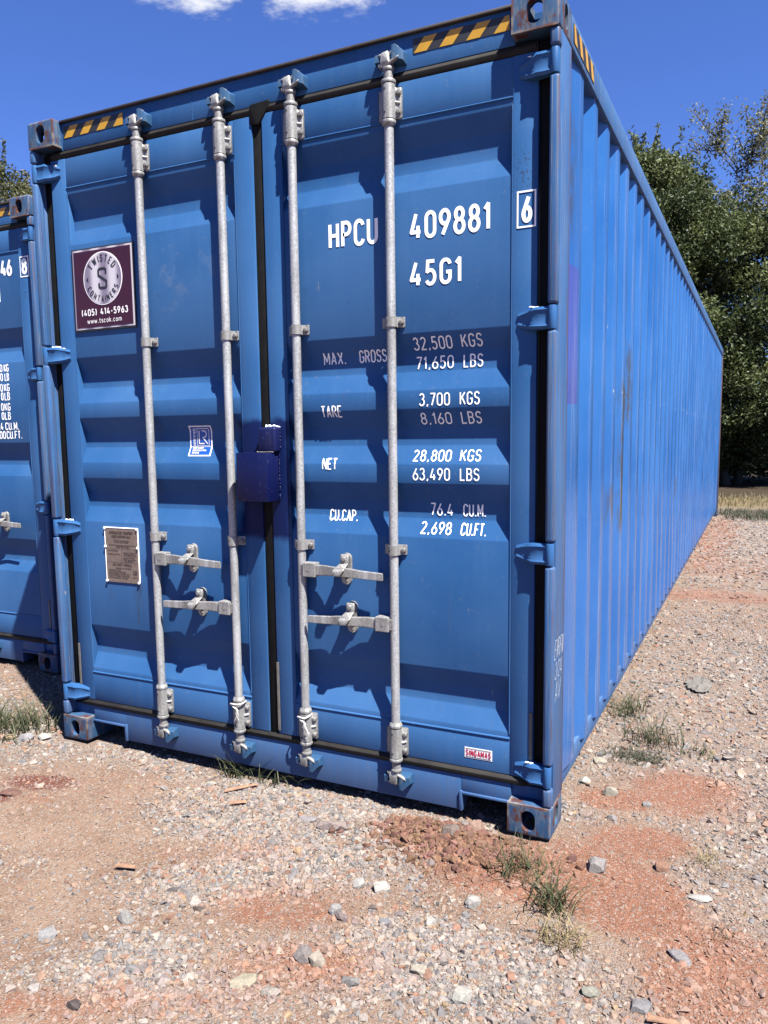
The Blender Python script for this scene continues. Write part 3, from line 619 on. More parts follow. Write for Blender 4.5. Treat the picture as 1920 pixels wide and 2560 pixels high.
    for x, z, s_ in ((RODS[0], .932, 1), (RODS[1], .738, -1), (RODS[2], .932, 1), (RODS[3], .738, -1)) if main else ((RODS[0], HLZ, -1), (RODS[1], HLZ, 1), (RODS[2], HLZ, -1), (RODS[3], HLZ, 1)):
        h = empty('door_handle'); h.parent = root; h.location = (x, YR - .010, z)
        put('lever', M_['lever'], h, (0, 0, 0), (s_, 1, 1))
        put('catch_plate', M_['catch'], h, (s_ * .196, -.008, .008)); put('handle_retainer', M_['flap'], h, (s_ * .196, -.008, .008))
    return dict(header=hd, sill=sill, dL=dL, dR=dR, F=F)

main = empty('shipping_container', (0, 0, 0), label='near blue shipping container with HPCU 409881 lettering and galvanised door rods', cat='container', group='blue shipping containers side by side')
P1 = build_container(main, T_MAIN, True)
other = empty('shipping_container', (-3.298, .72, .006), label='blue shipping container at the left edge, set back behind the near one', cat='container', group='blue shipping containers side by side')
P2 = build_container(other, T_LEFT, False)

# ------------------------------------------------------------------ lettering on the doors
def on_door(F, d=.0014): return lambda u, v: (u, F(v) - d, v)
def letters(par, F, items, weight=.14, gap=.17, name='lettering'):
    for (txt, u0, u1, v0, v1) in items:
        b = B(); text_mesh(b, txt, u0, u1, v0, v1, on_door(F), weight, gap); link(name, b.mesh(name, M_WHITE, recalc=False), None, par)
letters(P1['dR'], P1['F'], [('HPCU', 1.540, 1.752, 2.181, 2.280), ('409881', 1.882, 2.191, 2.176, 2.273), ('45G1', 1.880, 2.084, 2.008, 2.101)], .138, .32)
b = B(); yb = lambda u, v: (u, .0457, v)
text_mesh(b, '6', 2.302, 2.340, 2.184, 2.276, yb, .15)
for ln in ([(2.2885, 2.1715), (2.3505, 2.1715), (2.3505, 2.288), (2.2885, 2.288), (2.2885, 2.1715)],): ribbon(b, ln, .0028, yb, .02)
link('lettering', b.mesh('lettering', M_WHITE, recalc=False), None, P1['dR'])
letters(P1['dR'], P1['F'], [('32,500', 1.884, 2.039, 1.782, 1.828), ('KGS', 2.074, 2.155, 1.783, 1.829), ('71,650', 1.889, 2.040, 1.711, 1.759), ('LBS', 2.078, 2.154, 1.711, 1.759),
    ('3,700', 1.914, 2.037, 1.574, 1.622), ('KGS', 2.075, 2.152, 1.5745, 1.6225), ('8,160', 1.912, 2.037, 1.5065, 1.550), ('LBS', 2.074, 2.153, 1.5065, 1.551),
    ('28,800', 1.883, 2.037, 1.3685, 1.4115), ('KGS', 2.072, 2.153, 1.369, 1.4125), ('63,490', 1.885, 2.036, 1.297, 1.3445), ('LBS', 2.075, 2.151, 1.2975, 1.3445),
    ('76.4', 1.944, 2.037, 1.162, 1.211), ('CU.M.', 2.076, 2.166, 1.1625, 1.210), ('2,698', 1.911, 2.036, 1.093, 1.1395), ('CU.FT.', 2.073, 2.174, 1.0935, 1.1395),
    ('MAX.', 1.489, 1.591, 1.747, 1.795), ('GROSS', 1.649, 1.768, 1.748, 1.796), ('TARE', 1.489, 1.582, 1.540, 1.5865), ('NET', 1.489, 1.557, 1.3345, 1.3805), ('CU.CAP.', 1.504, 1.634, 1.1285, 1.174)], .108, .25)
letters(P2['dR'], P2['F'], [('46', 2.103, 2.204, 2.461, 2.565), ('1', 2.055, 2.087, 2.306, 2.407)], .16, .26)
b = B(); text_mesh(b, '8', 2.292, 2.338, 2.458, 2.552, yb, .17)
ribbon(b, [(2.281, 2.445), (2.3505, 2.445), (2.3505, 2.561), (2.281, 2.561), (2.281, 2.445)], .0028, yb, .02); link('lettering', b.mesh('lettering', M_WHITE, recalc=False), None, P2['dR'])
letters(P2['dR'], P2['F'], [('0', 2.036, 2.060, 1.887, 1.935), ('KG', 2.073, 2.117, 1.887, 1.935), ('0', 2.036, 2.060, 1.831, 1.880), ('LB', 2.075, 2.116, 1.831, 1.880), ('0', 2.030, 2.054, 1.766, 1.815), ('KG', 2.063, 2.114, 1.766, 1.815), ('0', 2.032, 2.055, 1.711, 1.762), ('LB', 2.063, 2.113, 1.711, 1.762),
    ('0', 2.026, 2.050, 1.646, 1.695), ('KG', 2.057, 2.111, 1.646, 1.695), ('0', 2.026, 2.050, 1.590, 1.639), ('LB', 2.056, 2.109, 1.590, 1.639), ('.4', 1.996, 2.035, 1.525, 1.574), ('CU.M.', 2.053, 2.176, 1.525, 1.574), ('00', 1.996, 2.052, 1.470, 1.520), ('CU.FT.', 2.060, 2.200, 1.470, 1.520)], .14, .27)
# stickers
def patch(F, x0, x1, z0, z1, mat, name, d=.0012, nz=14):
    b = B(); zs = [z0 + (z1 - z0) * i / nz for i in range(nz + 1)]
    b.poly([(x, F(z) - d, z) for z in zs for x in (x0, x1)], [(2 * i, 2 * i + 1, 2 * i + 3, 2 * i + 2) for i in range(nz)]); return b.mesh(name, mat, recalc=False)
F1 = P1['F']; M_STK = simple('sticker_white', (.66, .65, .655), .4, var=.03); M_STB = simple('sticker_blue', (0.0076, 0.0568, 0.2725), .35, var=.05)
st = link('certification_sticker', patch(F1, .800, .922, 1.388, 1.520, M_STK, 'certification_sticker'), None, P1['dL'], label='small blue and white certification sticker')
link('sticker_print', patch(F1, .8065, .9155, 1.3935, 1.5145, M_STB, 'sticker_print', .0018), None, P1['dL'])
b = B(); fn = on_door(F1, .0024)
for ln in ([(.841, 1.432), (.905, 1.432), (.905, 1.507), (.841, 1.507), (.841, 1.432)],): ribbon(b, ln, .0011, fn, .01)
for ln in ([(.852, 1.498), (.852, 1.442), (.880, 1.442)], [(.868, 1.497)] + [(.876 + .015 * math.cos(R(a)), 1.483 + .0145 * math.sin(R(a))) for a in range(80, -100, -20)] + [(.871, 1.469), (.897, 1.441)]): ribbon(b, ln, .0024, fn, .006)
text_mesh(b, 'CERTIFIED', 1.432, 1.507, -.832, -.820, lambda u, v: fn(-v - .0, u), .2, .2)
for tx, z, u1 in (('CONTAINER', 1.419, .876), ('CERTIFICATION', 1.409, .893), ('SCHEME', 1.399, .857)): text_mesh(b, tx, .818, u1, z, z + .0075, fn, .2, .22)
link('sticker_print', b.mesh('sticker_print', M_STK, recalc=False), None, P1['dL'])
M_RED = simple('sticker_red', (.33, .012, .045), .4)
link('maker_sticker', flat(2.093, 2.202, .241, .282, .0473, M_STK, 'maker_sticker'), None, P1['dR'], label='white maker sticker with red lettering')
b = B(); fq = lambda u, v: (u, .0465, v); text_mesh(b, 'SINGAMAS', 2.097, 2.198, .2495, .2735, fq, .17, .36); link('sticker_print', b.mesh('sticker_print', M_RED, recalc=False), None, P1['dR'])
b = B()
for z in (.2455, .2775): ribbon(b, [(2.0965, z), (2.1985, z)], .0011, fq, .05)
link('sticker_print', b.mesh('sticker_print', M_BLACK, recalc=False), None, P1['dR'])
# data plate with rivets
M_PLATE = simple('aged_plate', (0.1428, 0.1075, 0.0907), .5, metal=.2, var=.2, sc=50)
M_ENG = simple('plate_engraving', (.045, .03, .026), .6)
dp = link('data_plate', B().box(0.3010, 0.5030, .0455, .049, .797, 1.056, .001).mesh('data_plate', M_PLATE), None, main, label='brown engraved data plate with white riveted edge')
b = B()
b.box(0.2988, 0.5052, .0440, .0485, 1.053, 1.058, .001).box(0.5008, 0.5057, .0440, .0485, .806, 1.053, .001).box(0.2983, 0.3021, .0440, .0485, .81, 1.053, .001)
link('plate_edge', b.mesh('plate_edge', M_WHITE), None, dp)
for x, z in ((0.3021, 1.052), (0.4997, 1.052), (0.3021, .965), (0.4997, .965), (0.3021, .802), (0.4997, .802)):
    link('rivet', B().cyl((x, z), .0068, .0395, .047, 'Y', n=12, bev=.003).mesh('rivet', M_WHITE, 40), None, dp)
b = B(); fp = lambda u, v: (u, .0447, v)
text_mesh(b, 'APPROVED FOR TRANSPORT', 0.3284, 0.4734, 1.026, 1.039, fp, .2, .16); text_mesh(b, 'UNDER CUSTOMS SEAL', 0.3416, 0.4602, 1.009, 1.021, fp, .2, .16); text_mesh(b, 'CSC SAFETY APPROVAL', 0.3438, 0.4624, .876, .888, fp, .2, .16)
rng = random.Random(4)
for z, x0, x1 in ((.996, 0.3526, 0.4514), (.988, 0.3559, 0.4459), (.974, 0.3230, 0.4898), (.966, 0.3691, 0.4459), (.948, 0.3164, 0.3800), (.931, 0.3164, 0.3910), (.940, 0.4108, 0.4898), (.931, 0.4152, 0.4898), (.917, 0.4130, 0.4788), (.908, 0.4075, 0.4898), (.900, 0.4185, 0.4679), (.866, 0.3581, 0.4569), (.856, 0.3164, 0.3910), (.847, 0.3164, 0.4240), (.838, 0.3164, 0.4459), (.829, 0.3164, 0.4459), (.820, 0.3164, 0.4349), (.856, 0.4657, 0.4920), (.848, 0.4657, 0.4920), (.84, 0.4657, 0.4898), (.826, 0.4657, 0.4920)):
    x = x0
    while x < x1:
        d = rng.uniform(.004, .014); ribbon(b, [(x, z), (min(x + d, x1), z)], .0019, fp, .05); x += d + .0025
for z, x0, x1 in ((.957, 0.3087, 0.4953), (.894, 0.3087, 0.4953), (.925, 0.4020, 0.4953)): ribbon(b, [(x0, z), (x1, z)], .0006, fp, .1)
ribbon(b, [(.400, .957), (.400, .894)], .0006, fp, .1)
link('plate_lettering', b.mesh('plate_lettering', M_ENG, recalc=False), None, dp)
# warning stripes
for x in (1.904, .179):
    s_ = link('warning_stripe', flat(x - .003, x + .352, 2.817, 2.867, .0485, M_BLACK, 'warning_stripe'), None, P1['header']); put('yellow_block', STRIPE, P1['header'], (x, .0477, 2.818))
link('warning_stripe', flat(1.901, 2.256, 2.817, 2.867, .0485, M_BLACK, 'warning_stripe'), None, P2['header']); put('yellow_block', STRIPE, P2['header'], (1.904, .0477, 2.818))
o = link('warning_stripe', B().box(WID - .0008, WID + .0006, .20, .56, 2.806, 2.868).mesh('warning_stripe', M_BLACK), None, main)
b = B()
for y0 in (.215, .315, .415, .515): b.poly([(WID + .0016, y0, 2.808), (WID + .0016, y0 + .045, 2.808), (WID + .0016, y0 + .045 - .035, 2.866), (WID + .0016, y0 - .035 if y0 > .24 else .201, 2.866)], [(0, 1, 2, 3)])
link('yellow_block', b.mesh('yellow_block', M_YEL, recalc=False), None, main)
# chalk writing on the side of the right post
b = B(); fc = lambda u, v: (WID + .0009, u, v)
text_mesh(b, 'EVRFN', .022, .150, .665, .735, fc, .042, .16, .22); text_mesh(b, '3/24', .030, .135, .590, .652, fc, .042, .2, .25); text_mesh(b, 'AV', .034, .115, .508, .580, fc, .042, .2, .22)
link('chalk_writing', b.mesh('chalk_writing', M_CHALK, recalc=False), None, main)
# lock box welded over the door gap
lb = empty('lock_box'); lb.parent = main
link('box_shell', B().box(1.138, 1.287, -.045, -.040, 1.206, 1.404, .0015).box(1.282, 1.2868, -.0402, .047, 1.206, 1.404, .0015).box(1.138, 1.2822, -.0402, .02, 1.399, 1.4038, .001).box(1.138, 1.1425, -.0402, .01, 1.206, 1.399, .001).mesh('box_shell', M_NAVY, 30), None, lb)
link('mounting_tube', B().box(1.212, 1.298, .004, .047, 1.404, 1.506, .010, 3).mesh('mounting_tube', M_NAVY, 40), None, lb)
rg = random.Random(7)
def bead(p0, p1, r, n, name, mat):
    b = B(); pts = [Vector(p0).lerp(Vector(p1), i / n) + Vector((rg.uniform(-.0015, .0015), rg.uniform(-.0015, .0005), rg.uniform(-.001, .001))) for i in range(n + 1)]
    b.tube(pts, [r * rg.uniform(.45, 1.25) for _ in pts], 6); link(name, b.mesh(name, mat, 60), None, lb)
bead((1.290, .0435, 1.21), (1.289, .0435, 1.40), .0042, 60, 'weld_bead', M_NAVY); bead((1.296, .044, 1.42), (1.296, .044, 1.50), .004, 24, 'weld_bead', M_NAVY)
bead((1.215, .0, 1.406), (1.29, .0, 1.406), .0035, 24, 'weld_bead', M_STRIP); bead((1.236, .036, 1.510), (1.284, .036, 1.511), .006, 14, 'weld_bead', M_WELD); bead((1.284, .040, 1.510), (1.300, .042, 1.506), .0035, 8, 'weld_bead', M_WELD)

lbk = lb; lb = main
for (x0, x1, y_, z_, r_w) in ((.052, .098, .030, 1.898, .0042), (.098, .120, .034, 1.890, .003), (.070, .108, .034, 1.085, .0045), (2.325, 2.352, .032, 2.712, .002), (2.34, 2.375, .020, 1.897, .0022), (2.335, 2.365, .026, .272, .0035), (.11, .135, .036, 2.705, .003)):
    bead((x0, y_, z_), (x1, y_ + .004, z_ - .002), r_w, 9, 'paint_loss', M_WELD)
lb = lbk
# ------------------------------------------------------------------ company sign (screwed to the left door)
M_MAR = simple('maroon_print', (.030, .0022, .0078), .35, var=.06); M_SILV = None
m, t, p = mat_new('brushed_silver_print'); co = objco(t); sx_ = N(t, 'ShaderNodeSeparateXYZ'); L(t, co, sx_.inputs[0])
wv = mathn(t, 'SINE', mathn(t, 'MULTIPLY_ADD', sx_.outputs[0], 62.0, -1.2)); L(t, mixn(t, ramp(t, wv, -1, 1), (0.1514, 0.1287, 0.1779), (0.4164, 0.3936, 0.4315)), p.inputs['Base Color']); p.inputs['Roughness'].default_value = .4; M_SILV = m
sg = empty('company_sign', (.188, .0488, 1.959), label='maroon metal company sign with round silver emblem on the left door', cat='sign')
SW, SH = .370, .367
link('sign_plate', B().box(0, SW, -.006, .0, 0, SH, .001).mesh('sign_plate', M_BLACK), None, sg)
link('sign_border', B().box(.008, SW - .006, -.0072, -.0058, .008, SH - .006).mesh('sign_border', M_SILV), None, sg)
link('sign_field', B().box(.016, SW - .014, -.0084, -.007, .016, SH - .014).mesh('sign_field', M_MAR), None, sg)
CXs, CZs, RA = .188, .226, .112
link('emblem_rim', B().cyl((CXs, CZs), RA + .0045, -.0092, -.0080, 'Y', n=64).mesh('emblem_rim', M_STK, 30), None, sg)
link('emblem_disc', B().cyl((CXs, CZs), RA, -.0098, -.0090, 'Y', n=64).mesh('emblem_disc', M_SILV, 30), None, sg)
b = B(); yq = -.0106; fs_ = lambda u, v: (u, yq, v)
def arched(b, text, r0, h, a0, a1, inv):
    # letters round a circle, a0..a1 degrees measured clockwise from the top
    ws = [G[c][0] for c in text]; tot = sum(ws) + .22 * (len(text) - 1); x = 0
    for ch in text:
        wd, stx = G[ch]; ac = a0 + (a1 - a0) * (x + wd / 2) / tot; x += wd + .22
        for s in stx:
            pts = []
            for u, v in s:
                uu = (u - wd / 2) * h * .95; vv = v * h
                A = R(ac)
                if not inv: rr = r0 + vv; ox, oz = math.sin(A), math.cos(A); tx_, tz = math.cos(A), -math.sin(A)
                else: rr = r0 - vv; ox, oz = math.sin(A), math.cos(A); tx_, tz = -math.cos(A), math.sin(A)
                pts.append((CXs + ox * rr + tx_ * uu, CZs + oz * rr + tz * uu))
            ribbon(b, pts, h * .085, fs_, .006)
arched(b, 'TWISTED', .074, .028, -58, 58, False); arched(b, 'CONTAINERS', .102, .024, 248, 112, True)
ribbon(b, [(CXs + x, CZs + z) for x, z in [(.021, .018), (.021, .036), (.014, .042), (-.016, .042), (-.023, .035), (-.023, .014), (.0, .0), (.023, -.014), (.023, -.035), (.016, -.042), (-.014, -.042), (-.021, -.036), (-.021, -.020)]], .0052, fs_, .01)
for s_ in (-1, 1): b.poly([(CXs + s_ * .098, yq, CZs), (CXs + s_ * .086, yq, CZs + .013), (CXs + s_ * .086, yq, CZs - .013)], [(0, 1, 2)])
link('emblem_lettering', b.mesh('emblem_lettering', M_BLACK, recalc=False), None, sg)
b = B(); yq = -.0092; text_mesh(b, '(405) 414-5963', .050, .330, .066, .097, fs_, .17, .34); text_mesh(b, 'www.tscok.com', .082, .290, .032, .054, fs_, .12, .26)
link('sign_lettering', b.mesh('sign_lettering', M_STK, recalc=False), None, sg)

# ------------------------------------------------------------------ white cords tied round two bottom brackets
M_CORD = simple('white_cord', (0.3936, 0.3861, 0.3709), .9, sc=300)
for x, zc, sd, lab in ((RODS[1], .315, 3, 'white cord knotted round the second door rod from the left'), (RODS[2], .308, 5, 'frayed white cord hanging from the third door rod from the left')):
    rg = random.Random(sd); b = B(); big = 1.0 if sd == 3 else .75
    pts = [(x + .034 * big * math.cos(a), YR - .006 + .032 * math.sin(a), zc + .014 * big * math.cos(a + .6) + .006 * math.sin(2 * a)) for a in [2 * math.pi * k / 22 for k in range(23)]]
    b.tube(pts, .0035, 7)
    k0 = (x + .012, YR - .036, zc - .012)
    b.tube([(x - .022, YR - .028, zc + .004), (x - .002, YR - .037, zc - .006), k0, (x + .020, YR - .036, zc - .022)], .0034, 7)
    for q in range(4): b.tube([k0, (k0[0] + rg.uniform(-.006, .012), k0[1] - .002, k0[2] - .022), (k0[0] + rg.uniform(-.012, .03), k0[1] + rg.uniform(-.004, .008), k0[2] - rg.uniform(.035, .06))], [.003, .0022, .0012], 6)
    link('tie_cord', b.mesh('tie_cord', M_CORD, 60), None, None, lab, 'cord')

# ================================================================== ground
def vnoise(x, y, seed=0):
    xi = np.floor(x).astype(np.int64); yi = np.floor(y).astype(np.int64); fx = x - xi; fy = y - yi
    def h(a, b):
        n = (a * 374761393 + b * 668265263 + seed * 974711) & 0x7fffffff; n = ((n ^ (n >> 13)) * 1274126177) & 0x7fffffff; return ((n ^ (n >> 16)) & 0xffff) / 65535.0
    u = fx * fx * (3 - 2 * fx); v = fy * fy * (3 - 2 * fy)
    return (h(xi, yi) * (1 - u) + h(xi + 1, yi) * u) * (1 - v) + (h(xi, yi + 1) * (1 - u) + h(xi + 1, yi + 1) * u) * v
def fbm(x, y, s, o=4, seed=0):
    a = 0; k = .5; t_ = 0
    for i in range(o): a = a + k * vnoise(x * s, y * s, seed + i * 17); t_ += k; k *= .5; s *= 2.07
    return a / t_
def blob(x, y, cx, cy_, rx, ry, ang=0.0, p=1.5):
    c, s = math.cos(ang), math.sin(ang); dx, dy = x - cx, y - cy_
    q = ((dx * c + dy * s) / rx) ** 2 + ((-dx * s + dy * c) / ry) ** 2
    return np.exp(-q ** p)
def clods(x, y): return np.clip(blob(x, y, 2.08, -.14, .26, .12) + blob(x, y, 2.30, -.30, .20, .13), 0, 1)
def ground_h(x, y):
    h = -.012 + .020 * (fbm(x, y, 1.1, 3, 3) - .5) + .012 * (fbm(x, y, 6, 3, 9) - .5) + .005 * (fbm(x, y, 30, 2, 5) - .5)
    c = clods(x, y); h = h + .040 * c * (.35 + fbm(x, y, 9, 3, 21)) + .026 * c * (fbm(x, y, 28, 2, 31) - .5)
    h = h - .014 * blob(x, y, .95, -.9, .9, .30, .42)                      # wheel-worn dirt track
    h = h - .020 * blob(x, y, 1.2, .08, 1.0, .10)                          # hollow below the sill
    far = np.clip((np.hypot(x - 2, y) - 25) / 60, 0, 1); return h + far * 0.4 * (fbm(x, y, .05, 2, 77) - .5)
def f_clay(x, y):
    m = .95 * blob(x, y, 2.744, .166, .17, .11) + .95 * blob(x, y, 2.72, -.20, .20, .20) + .85 * blob(x, y, 2.86, .62, .26, .20) + .75 * blob(x, y, 2.56, .45, .14, .10) + .6 * blob(x, y, 2.45, -.1, .2, .25)
    m = m + .50 * blob(x, y, 1.80, -.68, .30, .14, .5) + .6 * blob(x, y, 1.95, -.95, .28, .12, .4) + .45 * blob(x, y, 1.55, -1.28, .4, .08, .42) + .85 * clods(x, y) + .7 * blob(x, y, 2.75, 4.85, 1.0, .30) + .9 * blob(x, y, 2.50, 9.5, .35, 2.5) + .6 * blob(x, y, 3.05, -.55, .25, .35)
    m = m + .35 * blob(x, y, .45, -.4, .5, .25, .4) + .4 * blob(x, y, 3.1, 6.5, 1.5, .8) + .35 * blob(x, y, 1.3, -.55, .35, .10, .4)
    return np.clip(m * (.45 + 1.1 * fbm(x, y, 5, 4, 40)), 0, 1)
def f_dred(x, y): return np.clip((blob(x, y, .30, -.39, .16, .07, .35) + .6 * blob(x, y, 2.12, -.10, .22, .09) + .8 * blob(x, y, .24, -.56, .08, .05)) * (.3 + 1.3 * fbm(x, y, 14, 4, 60)), 0, 1)
def f_grav(x, y):
    """where loose gravel lies thick"""
    m = .30 + 0 * x
    m = m + 1.1 * blob(x, y, 1.55, -.22, .62, .26, .25) + .9 * blob(x, y, 1.60, -.62, .50, .16, .55) + .65 * blob(x, y, 1.75, -1.05, .55, .2, .5) + .8 * blob(x, y, 3.10, .25, .28, .75) + .8 * blob(x, y, 2.95, -.75, .5, .25) + .7 * blob(x, y, 2.62, 1.1, .45, .45) + .8 * blob(x, y, -.25, .0, .6, .32) + .5 * blob(x, y, 1.0, -.02, 1.1, .12) + .7 * blob(x, y, 2.9, 2.6, .8, 1.2) + .6 * blob(x, y, 2.3, -.75, .4, .2)
    m = m + .6 * blob(x, y, .45, -.98, .35, .12, .3) + .5 * blob(x, y, 2.42, .35, .16, .3)
    m = m - .75 * blob(x, y, 2.744, .166, .16, .10) - .8 * blob(x, y, 2.72, -.20, .18, .18) - .6 * blob(x, y, 2.86, .62, .24, .18) - .30 * blob(x, y, 1.80, -.70, .22, .10, .5) - .22 * blob(x, y, .75, -.62, .65, .22, .42) - .22 * blob(x, y, 1.15, -.95, .55, .13, .42) - .7 * blob(x, y, 2.75, 4.85, 1.0, .28)
    m = m * (.35 + 1.3 * fbm(x, y, 4.2, 4, 80)) * (1 - .55 * f_clay(x, y)); return np.clip(m, .02, 1)

def axis(segs):
    o = []
    for a, b_, n in segs: o += list(np.linspace(a, b_, n, endpoint=False))
    return np.array(o + [segs[-1][1]])
gx = axis([(-400, -40, 14), (-40, -4, 30), (-4, -2, 30), (-2, 3.8, 340), (3.8, 8, 50), (8, 40, 24), (40, 400, 14)])
gy = axis([(-400, -30, 12), (-30, -2.2, 24), (-2.2, 1.6, 230), (1.6, 6, 130), (6, 20, 120), (20, 60, 24), (60, 500, 14)])
GX, GY = np.meshgrid(gx, gy); ZZ = ground_h(GX, GY); ny, nx = GX.shape
def np_mesh(name, V, Fq, mat, cols=None, attr='tone', smooth=False):
    me = bpy.data.meshes.new(name); nf, k = Fq.shape
    me.vertices.add(len(V)); me.vertices.foreach_set('co', np.ascontiguousarray(V, dtype=np.float32).ravel())
    me.loops.add(nf * k); me.loops.foreach_set('vertex_index', np.ascontiguousarray(Fq, dtype=np.int32).ravel())
    me.polygons.add(nf); me.polygons.foreach_set('loop_start', np.arange(0, nf * k, k, dtype=np.int32)); me.polygons.foreach_set('loop_total', np.full(nf, k, dtype=np.int32))
    me.polygons.foreach_set('use_smooth', np.full(nf, bool(smooth)))
    me.update(calc_edges=True)
    if cols is not None:
        at = me.attributes.new(attr, 'FLOAT_COLOR', 'POINT'); c4 = np.ones((len(V), 4), dtype=np.float32); c4[:, :3] = cols; at.data.foreach_set('color', c4.ravel())
    me.materials.append(mat); return me
ii = np.arange(ny - 1)[:, None] * nx + np.arange(nx - 1)[None, :]
Fg = np.stack([ii, ii + 1, ii + nx + 1, ii + nx], -1).reshape(-1, 4)
soil = np.stack([f_clay(GX, GY), f_grav(GX, GY), f_dred(GX, GY)], -1).reshape(-1, 3)
m, t, p = mat_new('dirt'); co = objco(t); at = N(t, 'ShaderNodeAttribute', attribute_name='soil'); sc_ = N(t, 'ShaderNodeSeparateColor'); L(t, at.outputs['Color'], sc_.inputs[0])
n1 = noise(t, co, 3.5, 6, .6); n2 = noise(t, co, 38, 6, .7); n3 = noise(t, co, 190, 4, .7)
c = mixn(t, ramp(t, n1, .3, .7), (0.1193, 0.0739, 0.0521), (0.1596, 0.1092, 0.0806))
c = mixn(t, ramp(t, sc_.outputs[1], .3, .95, 0, .55), c, (0.1445, 0.1159, 0.0983))
c = mixn(t, ramp(t, mathn(t, 'ADD', sc_.outputs[0], mathn(t, 'ADD', mathn(t, 'MULTIPLY_ADD', n2, .45, -.22), mathn(t, 'MULTIPLY_ADD', noise(t, co, 11, 4, .65, off=(3, 3, 3)), .8, -.4))), .24, .56, 0, .95), c, mixn(t, ramp(t, n2, .3, .7), (.120, .054, .034), (.160, .078, .051)))
c = mixn(t, ramp(t, mathn(t, 'ADD', sc_.outputs[2], mathn(t, 'MULTIPLY_ADD', n2, .5, -.25)), .15, .6, 0, .9), c, (0.0795, 0.0257, 0.0182))
v1 = N(t, 'ShaderNodeTexVoronoi', feature='F1'); v1.inputs['Scale'].default_value = 170; L(t, co, v1.inputs['Vector']); vs_ = N(t, 'ShaderNodeSeparateColor'); L(t, v1.outputs['Color'], vs_.inputs[0])
c = mixn(t, ramp(t, vs_.outputs[0], .80, .86, 0, .65), c, (0.1844, 0.1685, 0.1494)); c = mixn(t, ramp(t, vs_.outputs[1], .86, .92, 0, .6), c, (0.0477, 0.0369, 0.0305))
v2 = N(t, 'ShaderNodeTexVoronoi', feature='F1'); v2.inputs['Scale'].default_value = 26; L(t, co, v2.inputs['Vector']); v2s = N(t, 'ShaderNodeSeparateColor'); L(t, v2.outputs['Color'], v2s.inputs[0])
dist = N(t, 'ShaderNodeSeparateXYZ'); L(t, co, dist.inputs[0]); farm = ramp(t, dist.outputs[1], 3.0, 9.0)
c = mixn(t, mathn(t, 'MULTIPLY', farm, ramp(t, v2s.outputs[0], .50, .56, 0, .75)), c, (0.1844, 0.1781, 0.1685)); c = mixn(t, mathn(t, 'MULTIPLY', farm, ramp(t, v2s.outputs[1], .80, .84, 0, .7)), c, (0.0700, 0.0636, 0.0611))
crown_shade = ramp(t, dist.outputs[1], 16.2, 17.4); grass_m = mathn(t, 'MULTIPLY', ramp(t, dist.outputs[1], 13.2, 14.5), ramp(t, n1, .2, .5)); c = mixn(t, grass_m, c, (0.1017, 0.0795, 0.0413))
c = mixn(t, crown_shade, c, (.030, .022, .014)); L(t, c, p.inputs['Base Color']); p.inputs['Roughness'].default_value = .95; p.inputs['Specular IOR Level'].default_value = .15  # far ground darkened in colour to stand for shade under the tree crowns
hh = mathn(t, 'ADD', mathn(t, 'MULTIPLY', n2, 1.0), mathn(t, 'ADD', mathn(t, 'MULTIPLY', n3, .5), mathn(t, 'MULTIPLY', v1.outputs['Distance'], -.8)))
bump(t, p, hh, .006, .9); M_DIRT = m
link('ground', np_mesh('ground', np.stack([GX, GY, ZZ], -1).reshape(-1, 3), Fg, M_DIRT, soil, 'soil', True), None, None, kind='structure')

# ------------------------------------------------------------------ gravel
def ico(sub):
    b = bmesh.new(); bmesh.ops.create_icosphere(b, subdivisions=sub, radius=1); V = np.array([v.co[:] for v in b.verts]); Fa = np.array([[v.index for v in f.verts] for f in b.faces]); b.free(); return V, Fa
rs = np.random.RandomState(11)
def hull_stone(r_, npt, flat=1.0):
    b = bmesh.new(); v = r_.normal(size=(npt, 3)); v /= np.linalg.norm(v, axis=1)[:, None]; v *= r_.uniform(.72, 1.0, (npt, 1)) * np.array([1, 1, flat])
    for p_ in v: b.verts.new(p_)
    bmesh.ops.convex_hull(b, input=b.verts[:]); bmesh.ops.delete(b, geom=[q for q in b.verts if not q.link_faces], context='VERTS'); bmesh.ops.triangulate(b, faces=b.faces[:]); bmesh.ops.recalc_face_normals(b, faces=b.faces[:])
    b.verts.index_update(); V = np.array([q.co[:] for q in b.verts]); Fa = np.array([[q.index for q in f.verts] for f in b.faces]); b.free()
    V -= (V.max(0) + V.min(0)) / 2; return V / np.abs(V).max(0), Fa
def stones(n, lo, hi, seed):
    r_ = np.random.RandomState(seed); return [hull_stone(r_, r_.randint(lo, hi + 1)) for _ in range(n)]
PAL = np.array([(.42, .37, .335), (.33, .305, .295), (.26, .25, .255), (.49, .43, .38), (.46, .36, .28), (.42, .28, .21), (.37, .21, .15), (.55, .485, .42), (.17, .155, .15), (.46, .33, .20), (.40, .34, .32)])
PW = np.array([.21, .17, .12, .11, .11, .09, .06, .035, .04, .02, .05]); PW /= PW.sum()
M_STONE = None
m, t, p = mat_new('stone'); co = objco(t); at = N(t, 'ShaderNodeAttribute', attribute_name='tone'); n2 = noise(t, co, 120, 5, .75); n1 = noise(t, co, 28, 5, .7)
c = mixn(t, ramp(t, n2, .30, .72), mixn(t, 1.0, at.outputs['Color'], (0.2670, 0.2670, 0.2670), 'MULTIPLY'), mixn(t, 1.0, at.outputs['Color'], (0.4578, 0.4578, 0.4578), 'MULTIPLY'))
c = mixn(t, ramp(t, n1, .58, .72, 0, .45), c, (0.1336, 0.0953, 0.0700)); L(t, c, p.inputs['Base Color']); p.inputs['Roughness'].default_value = .85; p.inputs['Specular IOR Level'].default_value = .25
bump(t, p, n2, .003, .6); M_STONE = m
